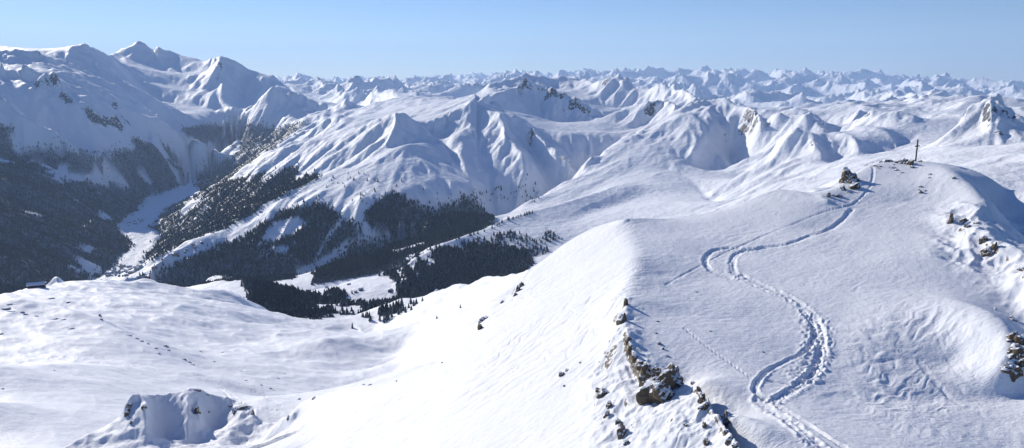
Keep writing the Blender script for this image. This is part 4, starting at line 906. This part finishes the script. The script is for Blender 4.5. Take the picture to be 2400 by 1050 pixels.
# ------------------------------------------------------------------ houses
m_wall, _n, _b = mat('dark_timber_wall'); _b.inputs['Base Color'].default_value = (.07, .05, .04, 1); _b.inputs['Roughness'].default_value = .9
m_pl, _n, _b = mat('plaster_wall'); _b.inputs['Base Color'].default_value = (.30, .26, .22, 1); _b.inputs['Roughness'].default_value = .9
m_glass, _n, _b = mat('window_glass'); _b.inputs['Base Color'].default_value = (.03, .04, .05, 1); _b.inputs['Roughness'].default_value = .15
m_roof, _n, _b = mat('roof_snow'); _b.inputs['Base Color'].default_value = (.80, .83, .88, 1); _b.inputs['Roughness'].default_value = .7
def poly_me(name, V_, F_, m):
    me = bpy.data.meshes.new(name); me.from_pydata(V_, [], F_); me.materials.append(m); me.update(); return me
def house_meshes(L_, W_, H_, rise, wm):
    l, w = L_ / 2, W_ / 2
    body = poly_me('wall', [(-l,-w,-4),(l,-w,-4),(l,w,-4),(-l,w,-4),(-l,-w,H_),(l,-w,H_),(l,w,H_),(-l,w,H_),(-l,0,H_+rise),(l,0,H_+rise)],
                   [(0,1,5,4),(2,3,7,6),(3,0,4,8,7),(1,2,6,9,5)], wm)
    e = .9; t = .55; zr = H_ + rise + .1; ze = H_ - e * rise / w + .1
    rv = []
    for z_ in (0, t):
        for x in (-l - e, l + e): rv += [(x, -w - e, ze + z_), (x, 0, zr + z_), (x, w + e, ze + z_)]
    roof = poly_me('roof', rv, [(6,9,10,7),(7,10,11,8),(0,1,4,3),(1,2,5,4),(0,3,9,6),(2,8,11,5),(0,6,7,1),(1,7,8,2),(3,4,10,9),(4,5,11,10)], m_roof)
    wv = []; wf = []
    for s_ in (-1, 1):
        for k_ in range(3):
            x = -l * .6 + k_ * l * .6; y = s_ * (w + .03); b = len(wv); wv += [(x - .5, y, H_ * .35), (x + .5, y, H_ * .35), (x + .5, y, H_ * .72), (x - .5, y, H_ * .72)]; wf.append((b, b + 1, b + 2, b + 3))
    return body, roof, (wv, wf)
hm1 = house_meshes(14, 10, 6, 2.6, m_wall); hm2 = house_meshes(18, 12, 9, 3, m_pl); hm3 = house_meshes(10, 8, 4, 2.2, m_wall)
def house(px, py, hm, rz, label, group=None, rmin=300, name='house', cat='house', parts=True, s=1.0, rmax=9e9):
    p = pick(px, py, rmin)
    while rmax < 1e9 and (p is None or math.hypot(p[0], p[1]) > rmax): py += .5; p = pick(px, py, rmin)
    if p is None: return
    o = link(name, None, None, tuple(p), rz); o.scale = (s, s, s); tag(o, label, cat, group)
    link('wall', hm[0], o); link('roof', hm[1], o)
    if parts:
        for k_ in range(6):
            q4 = [hm[2][0][i] for i in hm[2][1][k_]]; link('window', poly_me('window', q4, [(0, 1, 2, 3)], m_glass), o)
    return o
house(86, 671, house_meshes(15, 7, 3.0, 1.6, m_wall), .35, 'lone dark hut with a snow-covered roof on the crest at the left', cat='hut', name='hut', rmax=1150)
house(76, 673, house_meshes(5, 4, 2.4, 1.0, m_wall), .35, 'little dark shed left of the lone hut on the crest', cat='hut', name='hut', rmax=1150)
house(846, 681, hm1, .5, 'larger farmhouse in the middle of the sunny clearing', cat='farmhouse', name='farmhouse'); house(834, 686, hm3, .2, 'small barn left of the larger farmhouse in the sunny clearing', cat='barn', name='barn')
house(766, 675, hm3, .1, 'small barn alone on the left hump of the sunny clearing', cat='barn', name='barn'); house(915, 683, hm1, 1.2, 'farmhouse at the right edge of the sunny clearing beside the trees', cat='farmhouse', name='farmhouse'); house(818, 668, hm3, .9, 'small barn on the upper rim of the sunny clearing', cat='barn', name='barn')
house(852, 563, hm1, .1, 'ski hut at the foot of the wooded piste', cat='hut', name='hut'); house(747, 459, hm3, .4, 'small hut on the piste shoulder below the pointed peak', cat='hut', name='hut'); house(612, 497, hm3, .6, 'small dark hut halfway down the open piste ridge', cat='hut', name='hut')
hr = np.random.RandomState(5)
def village(polyg, n, label, group, s=1.0):
    xs = [p[0] for p in polyg]; ys = [p[1] for p in polyg]; k = 0; seen = []
    for _ in range(n * 40):
        x = min(xs) + hr.rand() * (max(xs) - min(xs)); y = min(ys) + hr.rand() * (max(ys) - min(ys))
        if not inside(polyg, np.array([x]), np.array([y]))[0] or any(abs(x - a) < 3.6 and abs(y - b) < 2.2 for a, b in seen): continue
        seen.append((x, y)); house(x, y, (hm1, hm2, hm3)[hr.randint(0, 3)], hr.rand() * 3.1, label, group, 3000, parts=False, s=s); k += 1
        if k >= n: break
village([(245,648),(262,620),(300,622),(345,606),(352,612),(318,636),(300,648)], 52, 'snow-roofed house in the village at the near end of the valley floor', 'houses of the near village')
village([(450,428),(487,424),(496,432),(470,438),(452,437)], 22, 'small snow-roofed house in the far village in the valley', 'houses of the far village', 1.3)
village([(292,522),(330,510),(345,514),(335,522),(300,530)], 12, 'snow-roofed farmhouse in the hamlet midway along the valley', 'houses of the hamlet')
village([(330,640),(390,604),(470,566),(476,572),(400,614),(345,642)], 10, 'dark hut dotted on the lower open piste ridge', 'huts on the lower piste ridge')
log("houses")
# ------------------------------------------------------------------ single spruces: the ones that show largest
m_sp = m_tree
def spruce_parts(seed):
    v, f = spruce_mesh(seed, 7, 10, 1.0, .24); me = bpy.data.meshes.new('crown'); me.from_pydata([tuple(q) for q in v], [], [tuple(int(i) for i in q) for q in f]); me.materials.append(m_tree)
    bm = bmesh.new(); bmesh.ops.create_cone(bm, cap_ends=True, segments=6, radius1=.03, radius2=.012, depth=.5)
    for q in bm.verts: q.co.z += .12
    tm = bpy.data.meshes.new('trunk'); bm.to_mesh(tm); bm.free(); tm.materials.append(m_bark); return me, tm
SPR = [spruce_parts(600 + k) for k in range(6)]
def spruce(x, y, z_, h, label, group, parts=True):
    c, t_ = SPR[rng.randint(0, 6)]
    s_ = h; w_ = h * (.8 + .4 * rng.rand()); o = link('spruce', None, None, (x, y, z_), rng.rand() * 6.28); o.scale = (w_, w_, s_); tag(o, label, 'tree', group)
    link('crown', c, o); link('trunk', t_, o); return o
stand = [(885,745),(890,727),(900,722),(912,722),(925,716),(940,712),(952,715),(948,728),(935,738),(915,748),(900,756),(888,755)]
k_ = 0
for _ in range(4000):
    x = 883 + hr.rand() * 70; y = 714 + hr.rand() * 44
    if not inside(stand, np.array([x]), np.array([y]))[0]: continue
    p = pick(x, y, 300)
    if p is None or math.hypot(p[0], p[1]) > 1200: continue
    spruce(p[0], p[1], p[2] - .3, 7 + 4.5 * hr.rand(), 'dark spruce in the small stand on the bright slope above the dunes', 'spruces of the small stand'); k_ += 1
    if k_ >= 46: break
for x, y in ((860,742),(862,744),(866,741),(852,744),(857,743),(849,743),(963,712),(970,717),(976,712),(958,722),(964,727),(951,733),(990,706),(868,752),(1024,747),(1079,722),(826,769)):
    p = pick(x, y, 300)
    if p is not None: spruce(p[0], p[1], p[2] - .3, (5.5 if x < 1000 else 2.6) + 3 * hr.rand(), 'lone dark spruce at the upper rim of the bright slope near the small stand', 'lone spruces near the small stand')
for k in range(34):                                     # the line of spruces along the far terrace edge
    t_ = hr.rand(); x = 1050 + 200 * t_; y = np.interp(x, [1044,1075,1105,1143,1181,1219,1260], [569,558,549,538,517,505,494]) + 1.5 + 2 * hr.rand(); p = pick(x, y, 1500)
    if p is not None: spruce(p[0], p[1], p[2] - .4, 12 + 7 * hr.rand(), 'spruce in the dark line along the edge of the sunny terrace', 'spruces lining the terrace edge')
p = pick(1283, 591, 1500)
if p is not None: spruce(p[0], p[1], p[2], 24, 'tall lone spruce pair standing beside the left edge of the bright face', None)
for i in heroes:
    lab = ('spruce at the front of the wood below the rounded snow plateau', 'spruces at the front of the plateau wood') if tpx[i] < 925 and tpy[i] > 700 else ('spruce scattered on the shaded slope right of the sunny clearings', 'spruces on the shaded slope')
    spruce(tx[i], ty[i], tz[i] - .3, th[i], *lab)
log("spruces")
# ------------------------------------------------------------------ sun, sky, camera
SUN_AZ = math.radians(-43); SUN_EL = math.radians(23)
sd = bpy.data.lights.new('sun', 'SUN'); sd.energy = 5.0; sd.angle = math.radians(.53); sd.color = (1, .94, .85)
so = bpy.data.objects.new('sun', sd); SCN.collection.objects.link(so)
so.rotation_euler = (math.pi / 2 - SUN_EL, 0, -SUN_AZ + math.pi) 
w = bpy.data.worlds.new('World'); SCN.world = w; w.use_nodes = True
nt = w.node_tree; bg = nt.nodes['Background']; sky = nt.nodes.new('ShaderNodeTexSky'); sky.sky_type = 'NISHITA'; sky.sun_disc = False
sky.sun_elevation = SUN_EL; sky.sun_rotation = SUN_AZ; sky.altitude = 2400; sky.air_density = 1.0; sky.dust_density = .15; sky.ozone_density = 3.0
hs = nt.nodes.new('ShaderNodeHueSaturation'); hs.inputs['Saturation'].default_value = 1.2; hs.inputs['Hue'].default_value = .512; nt.links.new(sky.outputs[0], hs.inputs['Color']); nt.links.new(hs.outputs[0], bg.inputs[0]); bg.inputs[1].default_value = .104
cd = bpy.data.cameras.new('camera'); co = bpy.data.objects.new('camera', cd); SCN.collection.objects.link(co)
cd.sensor_width = 36; cd.lens = 36 * F / 2400; cd.clip_start = 1; cd.clip_end = 300000
co.location = (0, 0, 0); co.rotation_euler = (math.pi / 2 - PITCH, 0, 0); SCN.camera = co
SCN.view_settings.view_transform = 'Standard'; SCN.view_settings.look = 'None'; SCN.view_settings.exposure = .1; SCN.view_settings.gamma = 1
SCN.cycles.max_bounces = 5; SCN.cycles.diffuse_bounces = 3; SCN.cycles.volume_bounces = 1; SCN.cycles.transparent_max_bounces = 4
SCN.cycles.use_denoising = True
log("scene ready")
